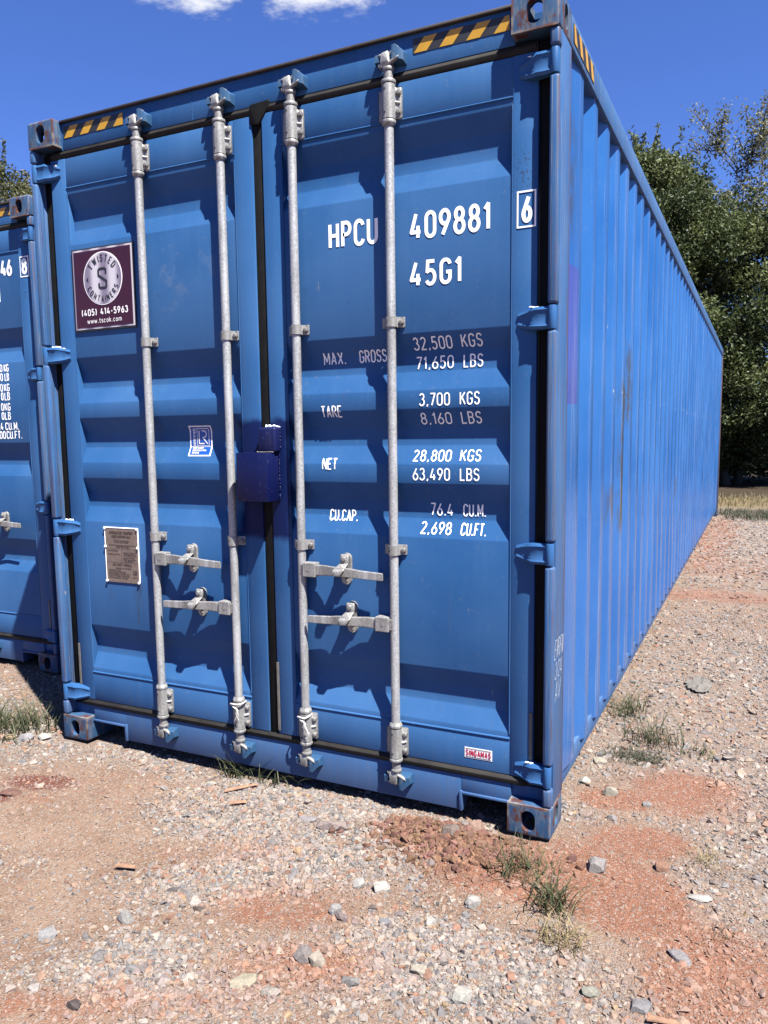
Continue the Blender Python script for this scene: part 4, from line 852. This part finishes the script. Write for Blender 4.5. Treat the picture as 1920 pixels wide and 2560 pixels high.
def rot_mats(n, tilt):
    a = rs.uniform(0, 2 * np.pi, n); b_ = rs.normal(0, tilt, n); c_ = rs.normal(0, tilt, n); ca, sa, cb, sb, cc, sc = np.cos(a), np.sin(a), np.cos(b_), np.sin(b_), np.cos(c_), np.sin(c_)
    return np.stack([np.stack([ca * cb, ca * sb * sc - sa * cc, ca * sb * cc + sa * sc], -1), np.stack([sa * cb, sa * sb * sc + ca * cc, sa * sb * cc - ca * sc], -1), np.stack([-sb, cb * sc, cb * cc], -1)], 1)
def scatter(shapes, xy, size, sink, flat_lo, flat_hi, tilt, cols, squash=.75):
    n = len(xy); idx = rs.randint(0, len(shapes), n); S3 = np.stack([size, size * rs.uniform(squash * .72, 1.0, n), size * rs.uniform(flat_lo, flat_hi, n)], -1); RM = rot_mats(n, tilt)
    ctr = np.stack([xy[:, 0], xy[:, 1], ground_h(xy[:, 0], xy[:, 1]) + S3[:, 2] * sink], -1); Vs, Fs, Cs = [], [], []; off = 0
    for k, (P, Fa) in enumerate(shapes):
        q = np.nonzero(idx == k)[0]
        if not len(q): continue
        V = np.einsum('nij,nkj->nki', RM[q], P[None] * S3[q][:, None, :]) + ctr[q][:, None, :]; m_ = len(P)
        Vs.append(V.reshape(-1, 3)); Fs.append((Fa[None] + (np.arange(len(q)) * m_)[:, None, None]).reshape(-1, 3) + off); Cs.append(np.repeat(cols[q], m_, 0)); off += len(q) * m_
    return np.vstack(Vs), np.vstack(Fs), np.vstack(Cs)
def sample(n, x0, x1, y0, y1, power=1.0, lo=0.0):
    o = np.zeros((0, 2))
    while len(o) < n:
        q = np.stack([rs.uniform(x0, x1, n * 2), rs.uniform(y0, y1, n * 2)], -1); d = np.clip(f_grav(q[:, 0], q[:, 1]) ** power + lo, 0, 1); o = np.vstack([o, q[rs.uniform(size=len(q)) < d]])
    o = o[:n]
    keep = ~((o[:, 0] > -.03) & (o[:, 0] < .20) & (o[:, 1] > -.02) & (o[:, 1] < .2)) & ~((o[:, 0] > 2.24) & (o[:, 0] < 2.47) & (o[:, 1] > -.03) & (o[:, 1] < .2))
    return o[keep]
def colours(xy, n, grey=0.0):
    c = PAL[rs.choice(len(PAL), n, p=PW)] * rs.uniform(.85, 1.15, (n, 1)); k = np.clip(f_clay(xy[:, 0], xy[:, 1]) * 1.1 + rs.uniform(-.2, .15, n), 0, .92)[:, None]
    return c * (1 - k) + np.array((.46, .225, .145)) * k
tiny = stones(24, 6, 7, 1); small = stones(30, 9, 12, 2); med = stones(30, 13, 20, 3)
def gravel(name, parts):
    Vs, Fs, Cs = [], [], []; off = 0
    for V, Fq, C in parts: Vs.append(V); Fs.append(Fq + off); Cs.append(C); off += len(V)
    me = np_mesh(name, np.vstack(Vs), np.vstack(Fs), M_STONE, np.vstack(Cs)); return me
def lot(shapes, n, area, s0, s1, pw, power, lo, sink=-.02, fl=(.45, .8), tilt=.35):
    xy = sample(n, *area, power, lo); n = len(xy); size = s0 + (s1 - s0) * rs.power(pw, n) if pw > 0 else s0 + (s1 - s0) * (1 - rs.power(-pw, n))
    return scatter(shapes, xy, size, sink, fl[0], fl[1], tilt, colours(xy, n))
NEAR = (-2.2, 3.9, -1.9, .75)
link('gravel', gravel('gravel', [
    lot(tiny, 84000, NEAR, .0022, .0050, -2.0, .95, .06), lot(small, 28000, NEAR, .0045, .0115, -2.4, 1.25, .015), lot(med, 3600, NEAR, .010, .026, -3.4, 1.8, .0), lot(small, 15000, (.6, 2.6, -1.3, .05), .005, .012, -2.4, 3.2, .0), lot(med, 1500, (.6, 2.6, -1.3, .05), .010, .020, -3.0, 3.5, .0),
    lot(tiny, 9000, (2.35, 4.6, .7, 4.2), .004, .009, -2.0, .6, .2), lot(small, 9000, (2.35, 4.8, .7, 5.0), .007, .018, -2.5, 1.0, .05), lot(med, 700, (2.4, 4.8, .7, 5.0), .015, .035, -3.0, 1.2, .02),
    lot(small, 14000, (2.35, 6.5, 4.5, 12.5), .010, .030, -2.5, .6, .25),
    lot(small, 2500, (-2.6, .0, .3, 1.6), .006, .016, -2.2, .6, .2), lot(tiny, 3000, (.0, 2.44, .02, .6), .004, .008, -2, .3, .4)]), None, None, label='loose pale grey and tan gravel scattered over the dirt', cat='gravel', kind='stuff')
cl_xy = np.stack([rs.normal(2.13, .17, 1900), rs.normal(-.17, .085, 1900)], -1); cl_xy = cl_xy[(cl_xy[:, 1] < -.03)]
cc = np.array((.30, .165, .115)) * rs.uniform(.65, 1.25, (len(cl_xy), 1)) * np.stack([np.ones(len(cl_xy)), rs.uniform(.85, 1.1, len(cl_xy)), rs.uniform(.8, 1.1, len(cl_xy))], -1)
Vc = scatter(med, cl_xy, .003 + .026 * (1 - rs.power(4.2, len(cl_xy))), .2, .5, .9, .5, cc)
link('clay_clods', gravel('clay_clods', [Vc]), None, None, label='crumbled red clay clods in front of the right corner casting', cat='clay', kind='stuff')

# ------------------------------------------------------------------ rocks one can pick out
big = stones(16, 22, 34, 8)
ROCKS = [ # x, y, half sizes, turn, shape, colour, label
 (1.653, -.225, (.066, .036, .022), -.15, 0, (.50, .40, .37), 'broad pinkish slab of rock lying on the gravel before the sill'),
 (1.545, -.205, (.040, .022, .012), .2, 1, (.46, .42, .43), 'thin lilac grey slab just left of the broad pinkish slab'),
 (2.103, -.125, (.042, .034, .028), .4, 2, (.30, .23, .20), 'rounded brown rock on top of the red clay heap'),
 (2.165, -.035, (.044, .030, .028), 1.0, 3, (.44, .29, .23), 'pink angular rock behind the rounded brown rock at the pocket'),
 (2.620, -.090, (.036, .032, .028), .9, 4, (.40, .37, .36), 'grey white-veined rock alone on the red clay patch'),
 (2.822, .005, (.024, .021, .020), .2, 5, (.40, .22, .15), 'small round brown stone right of the veined grey rock'),
 (2.949, -.130, (.040, .017, .011), .12, 6, (.62, .58, .55), 'long flat white stone near the right edge of the picture'),
 (2.562, .492, (.032, .026, .026), .5, 7, (.52, .48, .40), 'blocky cream stone on red dirt beside the container corner'),
 (2.003, -.500, (.028, .026, .024), .3, 8, (.66, .62, .57), 'white split stone with a dark hollow in the middle foreground'),
 (1.926, -.507, (.026, .020, .018), 1.3, 9, (.60, .57, .54), 'white stone just left of the split one'),
 (1.923, -.665, (.022, .020, .018), .7, 10, (.47, .45, .44), 'grey stone, upper one of the touching pair in the foreground'),
 (1.962, -.690, (.024, .016, .015), -.4, 11, (.33, .26, .25), 'dark mauve stone, lower one of the touching pair'),
 (1.948, -.890, (.032, .026, .022), .5, 12, (.33, .29, .28), 'dark grey rock with a rusty underside in the foreground'),
 (1.992, -.892, (.026, .022, .022), .0, 13, (.52, .45, .37), 'tan rounded rock touching the dark rusty one'),
 (2.272, -.815, (.026, .020, .015), .1, 14, (.52, .46, .38), 'smooth tan stone alone on bare dirt in the foreground'),
 (2.413, -.861, (.030, .026, .018), 1.2, 15, (.66, .63, .57), 'jagged white stone at the lower right of the foreground'),
 (1.853, -1.045, (.040, .030, .014), .8, 1, (.55, .49, .37), 'pale yellow flat slab near the bottom middle'),
 (1.345, -.962, (.030, .024, .024), .2, 3, (.44, .42, .40), 'grey cone-shaped rock on the smooth tan track'),
 (1.199, -1.128, (.028, .024, .018), .6, 5, (.42, .41, .41), 'bluish grey rock on the tan track at the lower left'),
 (1.497, -1.302, (.024, .017, .010), .1, 7, (.13, .105, .10), 'dark brown flat stone at the bottom left'),
 (1.348, -1.303, (.020, .015, .010), -.3, 9, (.60, .54, .50), 'pinkish white stone left of the dark flat one'),
 (2.719, -.703, (.024, .021, .016), .2, 11, (.42, .41, .34), 'olive grey stone at the bottom right'),
 (2.918, -.456, (.038, .022, .012), -.5, 13, (.36, .34, .35), 'slate grey double stone on red dirt at the right'),
 (.991, -.104, (.028, .012, .009), .25, 15, (.64, .61, .54), 'thin white stone close to the grass under the sill'),
 (2.119, -.932, (.028, .018, .014), -.2, 0, (.40, .38, .37), 'long grey stone in the bottom middle gravel'),
 (1.941, -1.050, (.030, .018, .013), .3, 2, (.49, .43, .38), 'oval fawn stone beside the pale yellow slab'),
 (2.847, -.705, (.032, .025, .012), .7, 4, (.34, .33, .34), 'dark slate slab at the bottom right corner'),
 (2.449, .563, (.026, .022, .020), .8, 6, (.66, .63, .56), 'chalk white stone against the foot of the container side'),
 (2.470, .791, (.032, .022, .020), .1, 8, (.58, .52, .44), 'cream stone by the bottom rail behind the chalk white one'),
 (2.306, -.463, (.026, .022, .020), .5, 10, (.60, .57, .53), 'white wedge-shaped stone left of the green grass tuft'),
 (2.219, -.601, (.024, .015, .014), 1.2, 12, (.62, .59, .55), 'white stone below the wedge-shaped one'),
 (2.091, -.655, (.022, .015, .010), .0, 14, (.30, .31, .33), 'flat blue-grey stone in the middle foreground'),
 (2.513, .276, (.026, .019, .016), .4, 1, (.48, .37, .31), 'pinkish stone right of the corner casting'),
 (2.717, .454, (.020, .014, .012), .2, 5, (.36, .34, .33), 'small dark grey stone between two red patches'),
 (.273, -.520, (.050, .030, .014), .5, 9, (.28, .15, .12), 'flat dark red stone at the left edge beside the red stain'),
 (-.16, -.085, (.040, .030, .026), .5, 2, (.50, .48, .50), 'lilac grey rock at the foot of the left grass tuft'),
 (-.09, -.040, (.032, .026, .024), .1, 6, (.64, .61, .57), 'white rock touching the lilac grey one by the left grass'),
 (-.24, -.120, (.030, .024, .020), .9, 14, (.58, .45, .28), 'ochre rock below the left grass tuft'),
]
for (x, y, hs, a, k, col, lab) in ROCKS:
    P, Fk = big[k]; P = P * np.array(hs)
    me = np_mesh('rock', P, Fk, M_STONE, np.tile(np.array(col) * .82, (len(P), 1)))
    o = link('rock', me, None, None, lab, 'rock', 'larger rocks lying about in the gravel'); o.location = (x, y, float(ground_h(np.array([x]), np.array([y]))[0]) + hs[2] * .38); o.rotation_euler = (0.08 * (k % 3 - 1), .1 * (k % 5 - 2) * .5, a)
M_WOOD = simple('splintered_wood', (.17, .095, .058), .8, var=.3, sc=60)
for (x, y, l_, a, lab) in ((1.148, -.099, .075, .75, 'reddish wood splinter lying by the grass under the sill'), (1.132, -.745, .042, .15, 'short orange wood chip on the gravel of the left foreground'), (1.22, -.215, .035, .5, 'small wood sliver below the longer splinter'), (2.905, -.745, .04, .05, 'brown wood chip at the bottom right corner')):
    h = .006; b = B().hull([(-l_, -.010, 0), (-l_ * .9, .008, 0), (l_, -.004, 0), (l_ * .85, .012, 0), (-l_ * .95, -.008, h), (-l_ * .8, .006, h * 1.3), (l_ * .9, 0, h), (l_ * .7, .008, h * .9)], .001)
    o = link('wood_chip', b.mesh('wood_chip', M_WOOD), None, None, lab, 'wood chip', 'wood chips on the ground'); o.location = (x, y, float(ground_h(np.array([x]), np.array([y]))[0]) + .013); o.rotation_euler = (.05, -.06, a)
# crumpled weathered rag
M_RAG = simple('weathered_rag', (.085, .078, .070), .9, var=.25, sc=25)
n = 26; u_, v_ = np.meshgrid(np.linspace(-1, 1, n), np.linspace(-1, 1, n)); rr_ = 1 + .35 * (fbm(u_ * 2 + 5, v_ * 2 + 5, 1.4, 3, 5) - .5)
qq = np.maximum(np.abs(u_), np.abs(v_)) / (np.hypot(u_, v_) + 1e-6); an = np.arctan2(v_, u_); rad_ = np.maximum(np.abs(u_), np.abs(v_)) * (.55 + .9 * fbm(np.cos(an) * 2 + 5, np.sin(an) * 2 + 5, 1.3, 3, 5))
Xr = rad_ * np.cos(an) * .075; Yr = rad_ * np.sin(an) * .13; Zr = .05 * (fbm(u_ + 3, v_ + 8, 3.6, 4, 14) - .35) * (1 - .7 * np.maximum(np.abs(u_), np.abs(v_)) ** 3)
ir = np.arange(n - 1)[:, None] * n + np.arange(n - 1)[None]; Fr = np.stack([ir, ir + 1, ir + n + 1, ir + n], -1).reshape(-1, 4)
o = link('crumpled_rag', np_mesh('crumpled_rag', np.stack([Xr, Yr, Zr], -1).reshape(-1, 3), Fr, M_RAG, smooth=True), None, None, 'crumpled pale rag flattened on the gravel beside the container', 'rag'); o.location = (2.80, 2.07, .004)
o.modifiers.new('solid', 'SOLIDIFY').thickness = .003

# ------------------------------------------------------------------ grass tufts
def grass_mat(name, lo, hi, tr=.35):
    m, t, p = mat_new(name); at = N(t, 'ShaderNodeAttribute', attribute_name='tone'); c = mixn(t, at.outputs['Fac'], lo, hi); L(t, c, p.inputs['Base Color']); p.inputs['Roughness'].default_value = .55; p.inputs['Specular IOR Level'].default_value = .3
    tl = N(t, 'ShaderNodeBsdfTranslucent'); L(t, c, tl.inputs['Color']); ms = N(t, 'ShaderNodeMixShader'); ms.inputs[0].default_value = tr
    L(t, p.outputs[0], ms.inputs[1]); L(t, tl.outputs[0], ms.inputs[2]); L(t, ms.outputs[0], t.nodes['Material Output'].inputs[0]); return m
M_GRASS = grass_mat('green_grass', (.022, .032, .013), (.088, .092, .046)); M_DRY = grass_mat('dry_grass', (.085, .066, .034), (.165, .138, .078)); M_STRAW = grass_mat('straw_grass', (.13, .10, .05), (.26, .215, .12)); M_MATG = grass_mat('grey_green_weed', (0.0318, 0.0379, 0.0212), (0.0719, 0.0719, 0.0469))
def blades(base, n_seg, length, width, lean, rs_, spread_dir=None):
    """curved tapering blades; arrays of bases (n,3)"""
    n = len(base); a = rs_.uniform(0, 2 * np.pi, n) if spread_dir is None else spread_dir; ln = length; d = np.stack([np.cos(a), np.sin(a)], -1)
    ts = np.linspace(0, 1, n_seg + 1); V = np.zeros((n, n_seg + 1, 2, 3)); tw = rs_.uniform(-.8, .8, n) + a + np.pi / 2; s = np.stack([np.cos(tw), np.sin(tw)], -1)
    for i, q in enumerate(ts):
        horiz = lean * ln * (q ** 1.7); vert = ln * q * np.sqrt(np.clip(1 - (lean * q ** .7) ** 2 * .8, .05, 1))
        c = np.stack([base[:, 0] + d[:, 0] * horiz, base[:, 1] + d[:, 1] * horiz, base[:, 2] + vert], -1); wv_ = width * (1 - q) ** .7 * .5 + .00015
        V[:, i, 0, :2] = c[:, :2] + s * wv_[:, None]; V[:, i, 1, :2] = c[:, :2] - s * wv_[:, None]; V[:, i, 0, 2] = c[:, 2]; V[:, i, 1, 2] = c[:, 2]
    k = 2 * (n_seg + 1); f = np.array([[2 * i, 2 * i + 1, 2 * i + 3, 2 * i + 2] for i in range(n_seg)]); FF = f[None] + (np.arange(n) * k)[:, None, None]
    tone = np.repeat(rs_.uniform(0, 1, n), k); return V.reshape(-1, 3), FF.reshape(-1, 4), np.stack([tone] * 3, -1)
def tuft(x, y, n, L0, L1, lean0, lean1, rad, mat, lab, seed, wd=.004, ry=None, group='grass tufts growing through the gravel'):
    r_ = np.random.RandomState(seed); bx = np.clip(r_.normal(0, 1, n), -1.9, 1.9) * rad; by = np.clip(r_.normal(0, 1, n), -1.9, 1.9) * (ry or rad); bz = ground_h(bx + x, by + y) - float(ground_h(np.array([x]), np.array([y]))[0]) - .004
    V, Fq, C = blades(np.stack([bx, by, bz], -1), 4, r_.uniform(L0, L1, n), r_.uniform(wd * .6, wd * 1.2, n), r_.uniform(lean0, lean1, n), r_)
    o = link('grass_tuft', np_mesh('grass_tuft', V, Fq, mat, C, smooth=True), None, None, lab, 'grass', group); o.location = (x, y, float(ground_h(np.array([x]), np.array([y]))[0])); return o
tuft(-.34, .0, 340, .06, .20, .3, 1.0, .12, M_GRASS, 'large green grass clump at the left edge before the rear container', 1, .0055, .09)
tuft(-.02, .30, 36, .10, .24, .6, 1.0, .07, M_GRASS, 'few long blades leaning out of the shade between the containers', 2, .006)
tuft(1.05, .02, 44, .06, .18, .7, 1.05, .05, M_GRASS, 'grass blades sprouting under the door sill', 3, .006, .02)
tuft(1.22, .015, 26, .06, .16, .7, 1.05, .06, M_GRASS, 'sparse low blades under the sill right of the sprouting ones', 4, .005, .02)
tuft(2.385, -.255, 90, .04, .13, .55, 1.1, .045, M_GRASS, 'dark green grass tuft beside the clay heap', 5, .0042)
tuft(2.530, -.370, 100, .05, .16, .6, 1.1, .036, M_GRASS, 'spreading dark green tuft below the one beside the clay heap', 6, .0045)
tuft(2.600, -.530, 75, .05, .13, .8, 1.1, .030, M_STRAW, 'straw yellow dry tuft in the right foreground', 7, .0036)
tuft(2.958, .10, 45, .04, .10, .8, 1.1, .03, M_STRAW, 'small dry straw tuft near the right edge', 8, .003)
tuft(2.490, 1.47, 110, .06, .17, .4, 1.05, .05, M_GRASS, 'green grass tuft against the bottom rail', 9, .005, .07)
tuft(2.66, 1.12, 130, .06, .20, .5, 1.1, .07, M_GRASS, 'wiry green tuft out from the container side', 10, .0045, .06)
tuft(2.615, .90, 520, .02, .045, .6, 1.05, .075, M_MATG, 'low grey green weed mat between the rail and the red dirt', 11, .0045, .045)
tuft(2.875, 1.05, 50, .02, .07, .5, 1.0, .035, M_GRASS, 'tiny green sprig on the gravel at the right', 12, .005)
tuft(3.02, -.30, 26, .02, .05, .7, 1.0, .02, M_MATG, 'tiny dark sprig at the right edge on red dirt', 13, .003)
r_ = np.random.RandomState(30)
n = 9000; bx = r_.uniform(2.2, 6.0, n); by = r_.uniform(11.3, 13.6, n); k = (blob(bx, by, 3.6, 12.4, 1.9, .9) + .3 * fbm(bx, by, 2, 3, 4)) > r_.uniform(.2, 1, n); k &= ~((bx < 2.55) & (by < 12.25)); bx, by = bx[k], by[k]; n = len(bx)
V, Fq, C = blades(np.stack([bx, by, ground_h(bx, by)], -1), 3, r_.uniform(.05, .13, n), r_.uniform(.006, .011, n), r_.uniform(.3, 1, n), r_); link('short_grass', np_mesh('short_grass', V, Fq, M_MATG, C, smooth=True), None, None, 'patch of short grey green grass beyond the container end', 'grass', kind='stuff')
n = 8000; bx = r_.uniform(-6, 10.0, n); by = 13.9 + 3.2 * r_.power(1.3, n); k = ~((bx < 2.5) & (by < 12.4)); bx, by = bx[k], by[k]; n = len(bx)
V, Fq, C = blades(np.stack([bx, by, ground_h(bx, by)], -1), 3, r_.uniform(.04, .15, n), r_.uniform(.008, .016, n), r_.uniform(.2, .95, n), r_); link('dry_grass', np_mesh('dry_grass', V, Fq, M_DRY, C, smooth=True), None, None, 'strip of tall dry straw grass along the foot of the trees', 'grass', kind='stuff')

# ------------------------------------------------------------------ trees
M_BARK = simple('bark', (0.0379, 0.0303, 0.0242), .9, var=.35, sc=14, bmp=.6)
def leaf_mat(name, lo, hi, rough=.5, tr=.28):
    m, t, p = mat_new(name); at = N(t, 'ShaderNodeAttribute', attribute_name='tone'); c = mixn(t, at.outputs['Fac'], lo, hi); L(t, c, p.inputs['Base Color']); p.inputs['Roughness'].default_value = rough; p.inputs['Specular IOR Level'].default_value = .22
    tl = N(t, 'ShaderNodeBsdfTranslucent'); L(t, c, tl.inputs['Color']); ms = N(t, 'ShaderNodeMixShader'); ms.inputs[0].default_value = tr
    L(t, p.outputs[0], ms.inputs[1]); L(t, tl.outputs[0], ms.inputs[2]); L(t, ms.outputs[0], t.nodes['Material Output'].inputs[0]); return m
M_LEAF = leaf_mat('dark_olive_leaf', (.018, .030, .010), (.100, .120, .045)); M_LEAF2 = leaf_mat('pale_leaf', (.085, .088, .045), (.20, .195, .11), .45, .35); M_LEAF3 = leaf_mat('olive_leaf', (0.0318, 0.0394, 0.0136), (0.0946, 0.0946, 0.0416))
def leaves(pts, ln, wd, r_, up_bias=.3, clump=None):
    n = len(pts); d = r_.normal(size=(n, 3)); d[:, 2] += up_bias; d /= np.linalg.norm(d, axis=1)[:, None]
    q = r_.normal(size=(n, 3)); s = np.cross(d, q); s /= np.linalg.norm(s, axis=1)[:, None] + 1e-9; nrm = np.cross(s, d)
    L_ = (ln * r_.uniform(.6, 1.2, n))[:, None]; W_ = (wd * r_.uniform(.7, 1.2, n))[:, None] * .5
    V = np.stack([pts, pts + d * L_ * .45 + s * W_ + nrm * W_ * .35, pts + d * L_, pts + d * L_ * .45 - s * W_ + nrm * W_ * .35], 1)
    Fq = np.array([[0, 1, 2], [0, 2, 3]])[None] + (np.arange(n) * 4)[:, None, None]; tn = np.clip(r_.beta(2, 2.6, n), 0, 1); tn = tn if clump is None else np.clip(tn * .55 + clump * .75 - .12, 0, 1); tone = np.repeat(tn, 4)
    return V.reshape(-1, 3), Fq.reshape(-1, 3), np.stack([tone] * 3, -1)
def limbs(b, r_, p, d, length, rad, depth, tips, gnarl=.25, split=(2, 4), shrink=.72, up=.15):
    d = d / np.linalg.norm(d); pts = [p]; n = 5; rads = [rad]
    for i in range(n):
        d = d + r_.normal(0, gnarl * .35, 3) + np.array([0, 0, up * .12]); d /= np.linalg.norm(d); p = p + d * length / n; pts.append(p); rads.append(max(.013, rad * (1 - .38 * (i + 1) / n)))
        if depth <= 2: tips.append(p)
    b.tube([tuple(q) for q in pts], rads, 7 if depth > 1 else 5)
    if depth == 0: return
    for k in range(r_.randint(split[0], split[1] + 1)):
        a = r_.normal(size=3); a -= d * a.dot(d); a /= np.linalg.norm(a); nd = d * .75 + a * r_.uniform(.45, .95); q = pts[-1] if k == 0 else pts[r_.randint(2, n + 1)]
        limbs(b, r_, q, nd, length * shrink * r_.uniform(.8, 1.15), rads[-1] * .72, depth - 1, tips, gnarl, split, shrink, up)
def dense_tree(name, loc, H, rx, ry, nleaf, seed, mat, lab, shoots=30, low=.45, ln=.125, group=None):
    r_ = np.random.RandomState(seed); root = empty(name, loc, label=lab, cat='tree', group=group); b = B(); tips = []
    for k in range(3): limbs(b, r_, np.array([r_.uniform(-.25, .25), r_.uniform(-.25, .25), -.15]), np.array([r_.uniform(-.4, .4), r_.uniform(-.4, .4), 1.]), H * .34, .13, 3, tips, .3, (2, 3), .72)
    link('trunk', b.mesh('trunk', M_BARK, 60), None, root)
    # clumps over an uneven egg-shaped crown
    nc = 230; cz = (H + low) / 2; rz = (H - low) / 2; th = r_.uniform(0, 2 * np.pi, nc); zz = r_.uniform(-1, 1, nc); rad = r_.uniform(.55, 1.0, nc) ** .6; hr = np.sqrt(1 - np.abs(zz) ** 2.6)
    lump = .78 + .44 * fbm(th * 1.6 + 10, zz * 2.2 + 10, 1.0, 3, seed)
    C = np.stack([np.cos(th) * hr * rx * rad * lump, np.sin(th) * hr * ry * rad * lump, cz + zz * rz * (.90 + .2 * (lump - 1))], -1)
    CT = []; cr_ = r_.uniform(.35, .80, nc); per = r_.multinomial(nleaf, cr_ ** 2 / (cr_ ** 2).sum()); P = []
    for c, rr, k in zip(C, cr_, per):
        v = r_.normal(size=(k, 3)); v /= np.linalg.norm(v, axis=1)[:, None]; v *= (r_.uniform(.15, 1, k) ** .5)[:, None] * rr * np.array([1, 1, .85]); P.append(c + v); CT.append(np.full(k, r_.uniform(0, 1)))
    for s in range(shoots):              # upright leafy shoots break the outline
        a = r_.uniform(0, 2 * np.pi); q = r_.uniform(0, .85); base = np.array([math.cos(a) * rx * q, math.sin(a) * ry * q, low + (H - low) * (.5 + .5 * math.sqrt(1 - q * q)) - .35]); l_ = r_.uniform(.5, 1.15); dr = np.array([r_.normal(0, .18), r_.normal(0, .18), 1.]); k = int(60 * l_)
        tt = r_.uniform(0, 1, k)[:, None]; P.append(base + dr * tt * l_ + r_.normal(0, .055, (k, 3)) * (1.25 - tt)); CT.append(np.full(k, r_.uniform(.3, 1)))
    P = np.vstack(P); CT = np.concatenate(CT); k = P[:, 2] > low * .6; P = P[k]; CT = CT[k]
    V, Fq, Cc = leaves(P, ln, ln * .48, r_, .3, CT); link('crown', np_mesh('crown', V, Fq, mat, Cc), None, root); return root
def open_tree(name, loc, H, seed, mat, lab, nl, spread=.16, ln=.085, lean=(0, 0), depth=4, group=None, rad=.16):
    r_ = np.random.RandomState(seed); root = empty(name, loc, label=lab, cat='tree', group=group); b = B(); tips = []
    limbs(b, r_, np.array([0, 0, -.2]), np.array([lean[0], lean[1], 1.]), H * .36, rad, depth, tips, .22, (2, 3), .74, .35)
    link('trunk', b.mesh('trunk', M_BARK, 60), None, root); tips = np.array(tips)
    top = float(tips[:, 2].max()); root.scale = (H / top,) * 3; spread *= top / H; ln *= top / H; tips = tips[tips[:, 2] > top * .33]
    P = tips[r_.randint(0, len(tips), nl)] + r_.normal(0, spread, (nl, 3)) + np.array([0, 0, .03])
    V, Fq, C = leaves(P, ln, ln * .45, r_, .1); link('crown', np_mesh('crown', V, Fq, mat, C), None, root); return root
TG = 'trees behind the container yard'
dense_tree('tree', (-.35, 20.4, 0), 9.0, 2.7, 2.6, 150000, 5, M_LEAF, 'tall dense dark green tree directly behind the far end of the container', 60, .5, group=TG)
dense_tree('tree', (2.45, 21.6, 0), 7.5, 2.3, 2.3, 125000, 9, M_LEAF, 'lower dense green tree at the right edge under the pale open tree', 40, .4, group=TG)
open_tree('tree', (5.5, 24.6, 0), 11.6, 24, M_LEAF2, 'tall open tree with pale leaves and dark branches at the right edge', 22000, .13, .12, (-.02, 0), 5, group=TG, rad=.20)
dense_tree('tree', (-18.3, 14.2, 0), 9.7, 2.7, 2.4, 30000, 33, M_LEAF3, 'olive tree top showing above the left container', 30, 2.0, .13, group=TG)
r_ = np.random.RandomState(70); n = 52000
P = np.stack([r_.uniform(-9, 13, n), 24 + r_.normal(0, .8, n), .1 + 3.6 * r_.uniform(0, 1, n) ** 1.2], -1); P[:, 2] *= .6 + .7 * fbm(P[:, 0], P[:, 0] * 0 + 3, .8, 3, 6)
V, Fq, C = leaves(P, .17, .09, r_); link('thicket', np_mesh('thicket', V, Fq, M_LEAF, C), None, None, 'dark undergrowth mass behind the trees', 'undergrowth', kind='stuff')
